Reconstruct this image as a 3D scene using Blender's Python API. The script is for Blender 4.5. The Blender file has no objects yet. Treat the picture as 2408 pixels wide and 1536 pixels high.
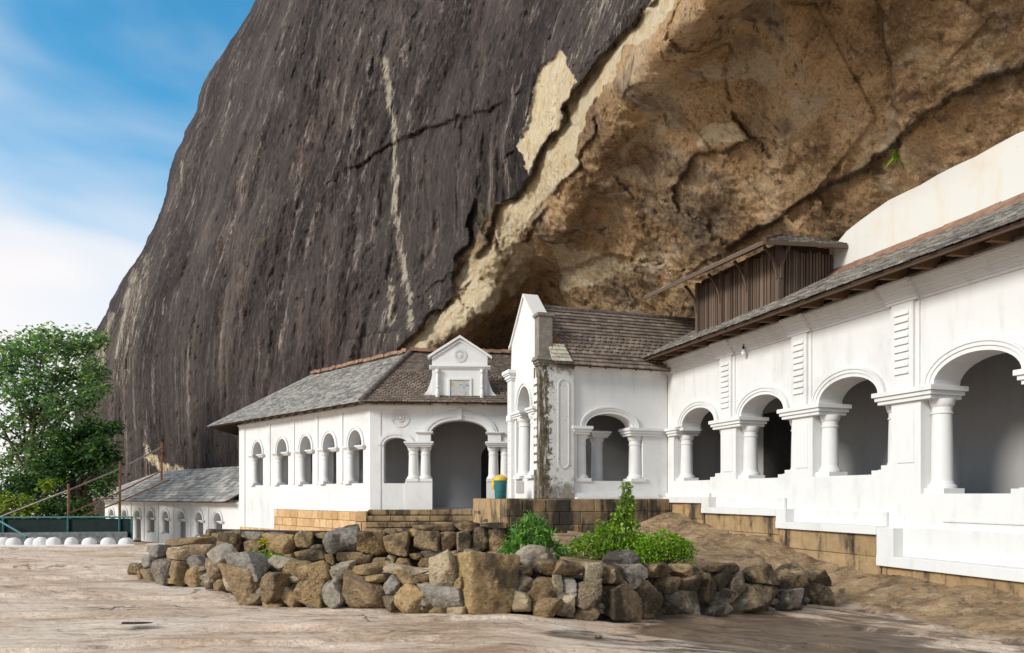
import bpy, bmesh, math, random
import numpy as np
from mathutils import Vector, Matrix

random.seed(7); rng = np.random.default_rng(7)
C = bpy.context.scene
COL = C.collection
# ------------------------------------------------------------------ camera, world, sun, exposure
EYE = 1.7; F = 1700.0; CX = 1204.0; HY = 1163.0
cam_d = bpy.data.cameras.new('camera'); cam = bpy.data.objects.new('camera', cam_d); COL.objects.link(cam)
cam.location = (0, 0, EYE); cam.rotation_euler = (math.radians(90), 0, 0)
cam_d.sensor_fit = 'HORIZONTAL'; cam_d.sensor_width = 36.0
cam_d.lens = 36.0 * F / 2408.0; cam_d.shift_y = (HY - 768.0) / 2408.0
cam_d.clip_start = 0.1; cam_d.clip_end = 4000
C.camera = cam
SUN_EL, SUN_AZ = math.radians(27), math.radians(-124)   # azimuth measured from +Y towards +X
sd = bpy.data.lights.new('sun', 'SUN'); so = bpy.data.objects.new('sun', sd); COL.objects.link(so)
sd.energy = 2.1; sd.angle = math.radians(16); sd.color = (1.0, 0.935, 0.84)
sv = Vector((math.sin(SUN_AZ) * math.cos(SUN_EL), math.cos(SUN_AZ) * math.cos(SUN_EL), math.sin(SUN_EL)))
so.rotation_euler = sv.to_track_quat('Z', 'Y').to_euler()
W = bpy.data.worlds.new('World'); C.world = W; W.use_nodes = True
def build_world():
    nt = W.node_tree; N = nt.nodes; L = nt.links; N.clear()
    out = N.new('ShaderNodeOutputWorld'); bg = N.new('ShaderNodeBackground'); bg.inputs[1].default_value = 0.115
    sky = N.new('ShaderNodeTexSky'); sky.sky_type = 'NISHITA'; sky.sun_disc = False
    sky.sun_elevation = SUN_EL; sky.sun_rotation = SUN_AZ; sky.air_density = 1.0; sky.dust_density = 0.4; sky.ozone_density = 2.0
    tc = N.new('ShaderNodeTexCoord'); sep = N.new('ShaderNodeSeparateXYZ'); L.new(tc.outputs['Generated'], sep.inputs[0])
    # soft bands of cloud, stretched level
    mp = N.new('ShaderNodeMapping'); mp.inputs['Scale'].default_value = (2.2, 2.2, 7.0); mp.inputs['Rotation'].default_value = (0.0, 0.25, 0)
    L.new(tc.outputs['Generated'], mp.inputs[0])
    nz = N.new('ShaderNodeTexNoise'); nz.inputs['Scale'].default_value = 1.3; nz.inputs['Detail'].default_value = 4; nz.inputs['Roughness'].default_value = 0.42
    nz.inputs['Distortion'].default_value = 0.5; L.new(mp.outputs[0], nz.inputs['Vector'])
    # cloud cover grows towards the horizon
    el = N.new('ShaderNodeMapRange'); el.inputs['From Min'].default_value = 0.04; el.inputs['From Max'].default_value = 0.56
    el.inputs['To Min'].default_value = 0.60; el.inputs['To Max'].default_value = -0.10; L.new(sep.outputs[2], el.inputs[0])
    # unseen cloud veil, added overhead to brighten and neutralise the ambient light
    hi = N.new('ShaderNodeMapRange'); hi.interpolation_type = 'SMOOTHSTEP'; hi.inputs['From Min'].default_value = 0.58; hi.inputs['From Max'].default_value = 0.80
    hi.inputs['To Max'].default_value = 0.55; L.new(sep.outputs[2], hi.inputs[0])
    a0 = N.new('ShaderNodeMath'); a0.operation = 'ADD'; L.new(el.outputs[0], a0.inputs[0]); L.new(hi.outputs[0], a0.inputs[1])
    ad = N.new('ShaderNodeMath'); ad.operation = 'ADD'; L.new(nz.outputs[0], ad.inputs[0]); L.new(a0.outputs[0], ad.inputs[1])
    rp = N.new('ShaderNodeMapRange'); rp.interpolation_type = 'SMOOTHSTEP'; rp.inputs['From Min'].default_value = 0.26; rp.inputs['From Max'].default_value = 1.02
    L.new(ad.outputs[0], rp.inputs[0])
    tint = N.new('ShaderNodeMix'); tint.data_type = 'RGBA'; tint.blend_type = 'MULTIPLY'; tint.inputs[0].default_value = 1
    L.new(sky.outputs[0], tint.inputs[6]); tint.inputs[7].default_value = (0.36, 1.12, 1.24, 1)
    mx = N.new('ShaderNodeMix'); mx.data_type = 'RGBA'; L.new(rp.outputs[0], mx.inputs[0]); L.new(tint.outputs[2], mx.inputs[6])
    mx.inputs[7].default_value = (5.45, 5.25, 5.25, 1)
    L.new(mx.outputs[2], bg.inputs[0]); L.new(bg.outputs[0], out.inputs[0])
build_world()
C.view_settings.view_transform = 'Standard'; C.view_settings.look = 'None'
C.view_settings.exposure = 0.68; C.view_settings.gamma = 1.0
C.render.engine = 'CYCLES'
C.cycles.max_bounces = 8; C.cycles.diffuse_bounces = 5
try: C.cycles.use_denoising = True
except Exception: pass

# ------------------------------------------------------------------ helpers
def P(x, y, Y):
    """point of the picture (2408 px wide) at depth Y metres"""
    return Vector(((x - CX) / F * Y, Y, EYE + (HY - y) / F * Y))
def ss(a, b, x):
    t = np.clip((x - a) / (b - a), 0, 1); return t * t * (3 - 2 * t)
class Fr:
    """a wall's own axes: u along it, d out of it, z height above the eye level"""
    def __init__(s, O, a, b): s.O = Vector((O[0], O[1], 0)); s.a = Vector((a[0], a[1], 0)).normalized(); s.b = Vector((b[0], b[1], 0)).normalized()
    def __call__(s, u, d, z): p = s.O + s.a * u + s.b * d; return Vector((p.x, p.y, EYE + z))
class MB:
    def __init__(s): s.v = []; s.f = []
    def face(s, pts): n = len(s.v); s.v += [tuple(p) for p in pts]; s.f.append(list(range(n, n + len(pts)))); return s
    def add(s, vs, fs): n = len(s.v); s.v += [tuple(p) for p in vs]; s.f += [[i + n for i in f] for f in fs]; return s
    def box(s, fr, u0, u1, d0, d1, z0, z1):
        v = [fr(u, d, z) for z in (z0, z1) for d in (d0, d1) for u in (u0, u1)]
        return s.add(v, [(0, 1, 3, 2), (4, 6, 7, 5), (0, 4, 5, 1), (2, 3, 7, 6), (0, 2, 6, 4), (1, 5, 7, 3)])
    def prism(s, A, B):
        n = len(A); fs = [list(range(n))[::-1], list(range(n, 2 * n))]
        fs += [(i, (i + 1) % n, n + (i + 1) % n, n + i) for i in range(n)]
        return s.add(list(A) + list(B), fs)
    def along(s, fr, prof, u0, u1): return s.prism([fr(u0, d, z) for d, z in prof], [fr(u1, d, z) for d, z in prof])
    def across(s, fr, prof, d0, d1): return s.prism([fr(u, d0, z) for u, z in prof], [fr(u, d1, z) for u, z in prof])
    def lathe(s, fr, u, d, prof, n=24):
        vs = []; fs = []
        for r, z in prof:
            for k in range(n):
                t = 2 * math.pi * k / n; vs.append(fr(u + r * math.cos(t), d + r * math.sin(t), z))
        for i in range(len(prof) - 1):
            for k in range(n): fs.append((i * n + k, i * n + (k + 1) % n, (i + 1) * n + (k + 1) % n, (i + 1) * n + k))
        fs.append(list(range(n))[::-1]); m = (len(prof) - 1) * n; fs.append([m + k for k in range(n)])
        return s.add(vs, fs)
    def tube(s, p, q, r, r2=None, n=8):
        p = Vector(p); q = Vector(q); r2 = r if r2 is None else r2; ax = (q - p).normalized()
        t = ax.orthogonal().normalized(); b = ax.cross(t); vs = []
        for c, rr in ((p, r), (q, r2)):
            for k in range(n): a = 2 * math.pi * k / n; vs.append(c + (t * math.cos(a) + b * math.sin(a)) * rr)
        return s.add(vs, [(k, (k + 1) % n, n + (k + 1) % n, n + k) for k in range(n)] + [list(range(n))[::-1], list(range(n, 2 * n))])
    def bar(s, p, q, w, h):
        p = Vector(p); q = Vector(q); ax = (q - p).normalized(); t = ax.cross(Vector((0, 0, 1)))
        t = t.normalized() if t.length > 1e-4 else Vector((1, 0, 0)); b = t.cross(ax).normalized()
        vs = [c + t * (i * w / 2) + b * (j * h / 2) for c in (p, q) for i, j in ((-1, -1), (1, -1), (1, 1), (-1, 1))]
        return s.add(vs, [(3, 2, 1, 0), (4, 5, 6, 7)] + [(k, (k + 1) % 4, 4 + (k + 1) % 4, 4 + k) for k in range(4)])
LOC = {}
def empty(name, loc, label, cat, group=None):
    o = bpy.data.objects.new(name, None); COL.objects.link(o); o.location = loc; o.empty_display_size = .2
    LOC[o.name] = Vector(loc); tag(o, label, cat, group); return o
def tag(o, label=None, cat=None, group=None, kind=None):
    for k, v in (('label', label), ('category', cat), ('group', group), ('kind', kind)):
        if v: o[k] = v
    return o
def build(name, m, mat, parent=None, smooth=None, recalc=True, bevel=0):
    """link the collected faces as ONE mesh object, its vertices relative to its parent's place"""
    me = bpy.data.meshes.new(name)
    off = LOC.get(parent.name, Vector()) if parent else Vector()
    base = off
    if not parent:
        a = np.array(m.v); base = Vector((a[:, 0].mean(), a[:, 1].mean(), a[:, 2].min()))
    me.from_pydata([(p[0] - base.x, p[1] - base.y, p[2] - base.z) for p in m.v], [], m.f)
    if recalc:
        bm = bmesh.new(); bm.from_mesh(me); bmesh.ops.recalc_face_normals(bm, faces=bm.faces); bm.to_mesh(me); bm.free()
    me.materials.append(mat); me.update()
    if smooth:
        me.polygons.foreach_set('use_smooth', [True] * len(me.polygons))
        if smooth < 180: me.set_sharp_from_angle(angle=math.radians(smooth))
    o = bpy.data.objects.new(name, me); COL.objects.link(o)
    if parent: o.parent = parent
    else: o.location = base
    LOC[o.name] = base
    if bevel:
        b = o.modifiers.new('bevel', 'BEVEL'); b.width = bevel; b.segments = 2; b.limit_method = 'ANGLE'; b.angle_limit = math.radians(40)
    return o
# numpy gradient noise
_perm = rng.permutation(256); _perm = np.concatenate([_perm, _perm, _perm]); _g = rng.normal(size=(256, 3)); _g /= np.linalg.norm(_g, axis=1)[:, None]
def perlin(p):
    p = np.asarray(p, float); i = np.floor(p).astype(int); f = p - i; i &= 255; u = f * f * f * (f * (f * 6 - 15) + 10); out = 0
    for a in (0, 1):
        for b in (0, 1):
            for c in (0, 1):
                h = _perm[_perm[_perm[i[..., 0] + a] + i[..., 1] + b] + i[..., 2] + c]
                d = (_g[h] * (f - np.array([a, b, c]))).sum(-1)
                w = (u[..., 0] if a else 1 - u[..., 0]) * (u[..., 1] if b else 1 - u[..., 1]) * (u[..., 2] if c else 1 - u[..., 2]); out = out + d * w
    return out
def fbm(p, o=4, rough=.5):
    s = 0; a = 1.0; p = np.asarray(p, float)
    for k in range(o): s = s + a * perlin(p * 2.0 ** k + 17.3 * k); a *= rough
    return s
def inside(poly, x, y):
    r = np.zeros(x.shape, bool); n = len(poly)
    for i in range(n):
        x0, y0 = poly[i]; x1, y1 = poly[(i + 1) % n]
        if y0 == y1: continue
        c = ((y0 > y) != (y1 > y)) & (x < (x1 - x0) * (y - y0) / (y1 - y0) + x0); r ^= c
    return r
def dist(line, x, y, closed=False):
    """distance to a polyline, and the side (+ to the right of its direction in picture axes)"""
    best = np.full(x.shape, 1e9); side = np.zeros(x.shape)
    pts = list(line) + ([line[0]] if closed else [])
    for (x0, y0), (x1, y1) in zip(pts[:-1], pts[1:]):
        dx, dy = x1 - x0, y1 - y0; t = np.clip(((x - x0) * dx + (y - y0) * dy) / (dx * dx + dy * dy), 0, 1)
        d = np.hypot(x - x0 - t * dx, y - y0 - t * dy); m = d < best; best = np.where(m, d, best)
        side = np.where(m, np.sign(dx * (y - y0) - dy * (x - x0)), side)
    return best, side
def sdist(poly, x, y):
    d, _ = dist(poly, x, y, True); return np.where(inside(poly, x, y), d, -d)

# ------------------------------------------------------------------ materials
class NT:
    def __init__(s, name):
        s.m = bpy.data.materials.new(name); s.m.use_nodes = True; s.N = s.m.node_tree.nodes; s.L = s.m.node_tree.links
        s.b = s.N['Principled BSDF']; s.b.inputs['Specular IOR Level'].default_value = 0.25; s.b.inputs['Roughness'].default_value = .85
        s.tc = s.N.new('ShaderNodeTexCoord')
    def lk(s, a, b): s.L.new(a, b)
    def geo(s): return s.N.new('ShaderNodeNewGeometry')
    def pos(s): return s.geo().outputs['Position']
    def mapping(s, vec, sc=(1, 1, 1), rot=(0, 0, 0)):
        m = s.N.new('ShaderNodeMapping'); m.inputs['Scale'].default_value = sc; m.inputs['Rotation'].default_value = rot; s.lk(vec, m.inputs[0]); return m.outputs[0]
    def noise(s, vec, scale, detail=4, rough=.55, dist=0):
        n = s.N.new('ShaderNodeTexNoise'); n.inputs['Scale'].default_value = scale; n.inputs['Detail'].default_value = detail
        n.inputs['Roughness'].default_value = rough; n.inputs['Distortion'].default_value = dist; s.lk(vec, n.inputs['Vector']); return n.outputs[0]
    def voro(s, vec, scale, feat='F1', out='Distance'):
        n = s.N.new('ShaderNodeTexVoronoi'); n.feature = feat; n.inputs['Scale'].default_value = scale; s.lk(vec, n.inputs['Vector']); return n.outputs[out]
    def rng(s, x, a, b, c=0., d=1., smooth=False):
        n = s.N.new('ShaderNodeMapRange'); n.interpolation_type = 'SMOOTHSTEP' if smooth else 'LINEAR'
        for k, v in zip(('From Min', 'From Max', 'To Min', 'To Max'), (a, b, c, d)): n.inputs[k].default_value = v
        s.lk(x, n.inputs[0]); return n.outputs[0]
    def math(s, op, a, b=None):
        n = s.N.new('ShaderNodeMath'); n.operation = op
        for i, v in enumerate((a, b)):
            if v is None: continue
            if isinstance(v, (int, float)): n.inputs[i].default_value = v
            else: s.lk(v, n.inputs[i])
        return n.outputs[0]
    def ramp(s, x, *stops):
        n = s.N.new('ShaderNodeValToRGB'); e = n.color_ramp.elements
        while len(e) < len(stops): e.new(.5)
        for k, (p, c) in enumerate(stops): e[k].position = p; e[k].color = (*c, 1)
        s.lk(x, n.inputs[0]); return n.outputs[0]
    def mix(s, fac, a, b, mode='MIX'):
        n = s.N.new('ShaderNodeMix'); n.data_type = 'RGBA'; n.blend_type = mode
        for i, v in ((0, fac), (6, a), (7, b)):
            if isinstance(v, (int, float)): n.inputs[i].default_value = v
            elif isinstance(v, tuple): n.inputs[i].default_value = (*v, 1)
            else: s.lk(v, n.inputs[i])
        return n.outputs[2]
    def attr(s, name): n = s.N.new('ShaderNodeAttribute'); n.attribute_name = name; return n.outputs
    def island(s): return s.geo().outputs['Random Per Island']
    def col(s, c):
        if isinstance(c, tuple): s.b.inputs['Base Color'].default_value = (*c, 1)
        else: s.lk(c, s.b.inputs['Base Color'])
        return s
    def bump(s, h, strength=.5, dist=.05, prev=None):
        n = s.N.new('ShaderNodeBump'); n.inputs['Strength'].default_value = strength; n.inputs['Distance'].default_value = dist; s.lk(h, n.inputs['Height'])
        if prev is not None: s.lk(prev, n.inputs['Normal'])
        s.lk(n.outputs[0], s.b.inputs['Normal']); return n.outputs[0]
    def rough(s, v):
        if isinstance(v, (int, float)): s.b.inputs['Roughness'].default_value = v
        else: s.lk(v, s.b.inputs['Roughness'])
        return s
def m_plaster(name, base=(.83, .82, .80), dirt=.35, dcol=(.60, .56, .49)):
    n = NT(name); p = n.pos(); st = n.mapping(p, (2.2, 2.2, .35))
    a = n.rng(n.noise(st, 1.3, 6, .65), .50, .80, 0, dirt, True); b = n.rng(n.noise(p, .55, 5, .6, .4), .5, .78, 0, dirt * .8, True)
    c = n.mix(a, base, dcol); c = n.mix(b, c, tuple(x * .93 for x in dcol))
    sp = n.rng(n.noise(p, 9, 3, .5), .70, .76, 0, dirt * .9, True); sp = n.math('MULTIPLY', sp, n.rng(n.noise(p, .8, 3), .52, .62)); c = n.mix(sp, c, (.30, .27, .22))
    n.col(c).rough(.8); x = n.bump(n.noise(p, 3.0, 4, .6), .25, .03); n.bump(n.noise(p, 40, 3), .12, .01, x); return n.m
def m_stained():
    n = NT('mossy_plaster'); p = n.pos(); st = n.mapping(p, (3, 3, .5))
    x = n.N.new('ShaderNodeVectorMath'); x.operation = 'DOT_PRODUCT'; n.lk(p, x.inputs[0]); x.inputs[1].default_value = (.949, .315, 0)   # along the front of the buttress
    u = x.outputs['Value']; u = n.math('ADD', u, n.rng(n.noise(p, 3.2, 6, .78), .3, .7, -.34, .34))
    sep = n.N.new('ShaderNodeSeparateXYZ'); n.lk(p, sep.inputs[0])
    band = n.rng(u, STAIN_U + .05, STAIN_U + .17, 1, 0, True)
    band = n.math('MULTIPLY', band, n.rng(n.noise(st, 2.2, 6, .7), .34, .48, 0, 1, True)); band = n.math('MULTIPLY', band, n.rng(sep.outputs[2], EYE + 4.6, EYE + 5.2, 1, .35))
    top = n.rng(n.math('ADD', sep.outputs[2], n.rng(n.noise(p, 3, 5, .7), .3, .7, -.45, .45)), EYE + 4.35, EYE + 4.75, 0, .8, True)
    foot = n.rng(n.math('ADD', sep.outputs[2], n.rng(n.noise(p, 4, 5, .7), .3, .7, -.7, .7)), EYE + .1, EYE + .75, .75, 0, True)
    sp = n.rng(n.noise(p, 5, 6, .72), .60, .68, 0, .8, True)
    k = n.math('MAXIMUM', n.math('MAXIMUM', band, top), n.math('MAXIMUM', foot, sp))
    dark = n.ramp(n.noise(p, 6, 5, .7), (.3, (.035, .030, .022)), (.55, (.13, .10, .06)), (.75, (.30, .25, .17)))
    c = n.mix(n.rng(n.noise(p, 1.2, 5), .4, .75, 0, .4), (.64, .63, .61), (.48, .455, .40)); n.col(n.mix(k, c, dark)).rough(.85)
    n.bump(n.noise(p, 9, 6, .7), .45, .03); return n.m
def m_tile(name, cols, lichen=.3, lcol=(.50, .45, .36), rough=.7):
    n = NT(name); p = n.pos(); c = n.ramp(n.island(), *cols)
    big = n.rng(n.noise(p, .7, 5, .6, .5), .50, .72, 0, lichen, True); c = n.mix(big, c, lcol)
    sm = n.rng(n.noise(p, 7, 5, .7), .56, .70, 0, .75, True); c = n.mix(sm, c, tuple(x * .55 for x in lcol))
    bl = n.rng(n.noise(p, 1.6, 4, .6), .56, .72, 0, .6, True); c = n.mix(bl, c, (.045, .042, .040))
    n.col(c).rough(rough); n.b.inputs['Specular IOR Level'].default_value = .4; n.bump(n.noise(p, 18, 5, .65), .45, .012); return n.m
def m_simple(name, c, rough=.6, metal=0, var=.25, scale=6, bump=.15, spec=.3):
    n = NT(name); p = n.pos(); k = n.noise(p, scale, 5, .65)
    n.col(n.mix(n.rng(k, .35, .7, 0, 1), tuple(x * (1 - var) for x in c), tuple(min(1, x * (1 + var)) for x in c))).rough(rough)
    n.b.inputs['Metallic'].default_value = metal; n.b.inputs['Specular IOR Level'].default_value = spec; n.bump(k, bump, .01); return n.m
def m_wood(name, dk, lt):
    n = NT(name); p = n.pos(); g = n.noise(n.mapping(p, (14, 14, .8)), 2, 5, .6); i = n.island()
    c = n.mix(n.math('MULTIPLY', g, 1.0), dk, lt); c = n.mix(n.rng(i, 0, 1, 0, .65), c, tuple(x * .45 for x in dk)); n.col(c).rough(.8); n.bump(g, .4, .01); return n.m
def m_block(name, cols, stain=(.03, .026, .022), amount=.5, soil=None):
    n = NT(name); p = n.pos(); c = n.ramp(n.island(), *cols); k = n.noise(p, 5, 6, .7)
    c = n.mix(n.rng(k, .35, .7, 0, .5), c, tuple(x * .5 for x in cols[0][1]))
    s = n.rng(n.noise(n.mapping(p, (1.6, 1.6, .5)), 1.1, 5, .65), .62 - amount * .3, .80 - amount * .3, 0, .92, True); c = n.mix(s, c, stain)
    n.col(c).rough(.9); x = n.bump(n.noise(p, 4, 5, .6), .5, .06); n.bump(n.noise(p, 30, 4, .65), .4, .012, x); return n.m
def m_stone(name='wall_stone'):
    n = NT(name); o = n.N.new('ShaderNodeObjectInfo'); p = n.pos(); r = o.outputs['Random']
    c = n.ramp(r, (0, (.24, .16, .085)), (.22, (.56, .37, .17)), (.42, (.36, .24, .12)), (.50, (.27, .25, .225)), (.60, (.40, .37, .33)), (.72, (.58, .45, .28)), (.86, (.42, .28, .15)), (1, (.28, .19, .11)))
    b = n.noise(p, 3.5, 6, .68, .3); c = n.mix(n.rng(b, .34, .72, 0, .85), n.mix(.6, c, (.05, .038, .025)), c)
    f = n.noise(n.mapping(p, (1, 1, 2.0)), 13, 6, .72); c = n.mix(n.rng(f, .54, .68, 0, .45), c, (.56, .44, .28)); c = n.mix(n.rng(f, .46, .34, 0, .7), c, (.05, .035, .022))
    l = n.rng(n.noise(p, 5.5, 5, .65), .58, .68, 0, .5, True); c = n.mix(l, c, (.50, .42, .30))
    d = n.rng(n.noise(p, 1.1, 5, .6), .56, .68, 0, .75, True); c = n.mix(d, c, (.03, .026, .02))
    sx_ = n.N.new('ShaderNodeSeparateXYZ'); n.lk(p, sx_.inputs[0])       # damp black seepage film on the right, plus shade painted onto the rear wall
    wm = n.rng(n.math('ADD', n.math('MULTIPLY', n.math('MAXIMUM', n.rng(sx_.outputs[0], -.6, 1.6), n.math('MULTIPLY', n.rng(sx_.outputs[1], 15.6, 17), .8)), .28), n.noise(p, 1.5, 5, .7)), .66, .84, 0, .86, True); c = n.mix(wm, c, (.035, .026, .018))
    n.col(c).rough(.85); x = n.bump(b, .9, .09); n.bump(f, .8, .03, x); return n.m
def m_leaf(name, cols, trans=.35, rough=.45):
    n = NT(name); c = n.ramp(n.island(), *cols); n.col(c).rough(rough); n.b.inputs['Specular IOR Level'].default_value = .4
    t = n.N.new('ShaderNodeBsdfTranslucent'); n.lk(n.mix(1.0, c, (1.5, 1.5, .6), 'MULTIPLY'), t.inputs[0]); ms = n.N.new('ShaderNodeMixShader'); ms.inputs[0].default_value = trans
    n.lk(n.b.outputs[0], ms.inputs[1]); n.lk(t.outputs[0], ms.inputs[2]); n.lk(ms.outputs[0], n.N['Material Output'].inputs[0]); return n.m
def m_cliff():
    n = NT('cliff_rock'); p = n.pos(); dk = n.attr('dark')['Fac']; pl = n.attr('pale')['Fac']; stk = n.attr('streak')['Fac']; cr = n.attr('crack')['Fac']
    # weathered dark face: vertical runs of black, violet brown and grey
    v1 = n.noise(n.mapping(p, (1.0, 1.0, .09)), .55, 7, .66, .25); v2 = n.noise(n.mapping(p, (1, 1, .14)), 2.2, 7, .7, .3)
    lump = n.noise(n.mapping(p, (1, 1, .16)), 1.0, 7, .70, .35); fine = n.noise(n.mapping(p, (1, 1, .25)), 5.0, 6, .75)
    c = n.ramp(v1, (.30, (.010, .006, .005)), (.44, (.037, .022, .017)), (.55, (.090, .057, .045)), (.68, (.26, .18, .145)))
    bd = n.noise(n.mapping(p, (1, 1, .045)), .42, 4, .6, .15); c = n.mix(n.rng(bd, .40, .50, .72, 0, True), c, (.022, .015, .013)); c = n.mix(n.rng(bd, .52, .64, 0, .62, True), c, (.24, .185, .155))
    c = n.mix(n.rng(n.noise(n.mapping(p, (1, 1, .5)), .075, 4, .6, .4), .44, .58, .68, 0, True), c, (.024, .017, .015))
    c = n.mix(n.rng(v2, .35, .62, .75, 0, True), c, (.026, .019, .018))
    c = n.mix(n.math('MULTIPLY', n.rng(n.noise(n.mapping(p, (1, 1, .06)), 1.0, 6, .7, .3), .54, .68, 0, .9, True), n.rng(n.noise(n.mapping(p, (1, 1, .3)), 5.0, 5, .75), .42, .58, .1, 1)), c, (.60, .485, .41))
    c = n.mix(n.rng(fine, .50, .66, 0, .6, True), c, (.24, .165, .130)); c = n.mix(n.rng(fine, .48, .34, 0, .8, True), c, (.010, .009, .010))
    c = n.mix(n.rng(n.noise(n.mapping(p, (1, 1, .25)), .16, 4, .6), .42, .60, .0, .6, True), c, n.mix(.45, c, (.20, .16, .14)))
    c = n.mix(n.rng(n.noise(p, .35, 4, .6), .68, .76, 0, .5, True), c, (.26, .24, .08))
    # sheltered ochre rock
    o1 = n.noise(p, .21, 7, .58, .7); o2 = n.noise(p, 2.4, 7, .72, .3); o3 = n.noise(p, 9, 6, .75)
    q = n.ramp(o1, (.32, (.17, .098, .052)), (.43, (.43, .262, .13)), (.54, (.75, .475, .245)), (.66, (.82, .61, .39)))
    q = n.mix(n.rng(o2, .46, .30, 0, .8, True), q, (.085, .055, .032)); q = n.mix(n.rng(o2, .52, .70, 0, .6, True), q, (.80, .57, .32))
    q = n.mix(n.rng(o3, .51, .66, 0, .5, True), q, (.85, .66, .43)); q = n.mix(n.rng(o3, .46, .34, 0, .75, True), q, (.11, .07, .04))
    q = n.mix(n.rng(n.noise(p, .26, 6, .62, .6), .50, .62, 0, .62, True), q, n.mix(n.rng(o2, .42, .6), (.10, .082, .064), (.36, .30, .235)))
    q = n.mix(n.rng(n.noise(n.mapping(p, (1, 1, 1), (.5, .3, 0)), .34, 6, .66, .8), .55, .66, 0, .65, True), q, (.80, .66, .47))
    q = n.mix(n.rng(n.noise(p, 1.1, 6, .7, .5), .44, .34, 0, .7, True), q, (.07, .045, .028))
    col = n.mix(dk, q, c)
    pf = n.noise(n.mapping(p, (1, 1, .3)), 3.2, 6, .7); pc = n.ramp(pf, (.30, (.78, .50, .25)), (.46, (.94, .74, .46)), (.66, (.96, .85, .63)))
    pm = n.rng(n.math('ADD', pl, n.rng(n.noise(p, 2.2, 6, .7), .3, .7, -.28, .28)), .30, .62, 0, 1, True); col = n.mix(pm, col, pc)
    sm = n.rng(n.math('ADD', n.math('MULTIPLY', stk, .26), n.noise(n.mapping(p, (1, 1, .13)), 2.9, 7, .80)), .675, .80, 0, .88, True); col = n.mix(sm, col, n.mix(o3, (.42, .33, .22), (.88, .78, .62)))
    col = n.mix(n.math('MULTIPLY', cr, n.rng(o3, .3, .6, 1.0, .6)), col, (.012, .010, .009))
    n.col(col).rough(.82); n.b.inputs['Specular IOR Level'].default_value = .3
    hd = n.math('ADD', n.math('MULTIPLY', lump, 1.0), n.math('MULTIPLY', v2, .8)); ho = n.math('ADD', n.math('MULTIPLY', o2, 1.0), n.math('MULTIPLY', n.noise(p, .9, 6, .65, .6), 1.2))
    mh = n.N.new('ShaderNodeMix'); mh.data_type = 'FLOAT'; n.lk(dk, mh.inputs[0]); n.lk(ho, mh.inputs[2]); n.lk(hd, mh.inputs[3])
    x = n.bump(mh.outputs[0], 1.0, 1.1); n.bump(n.math('ADD', fine, o3), .85, .13, x); return n.m
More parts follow.
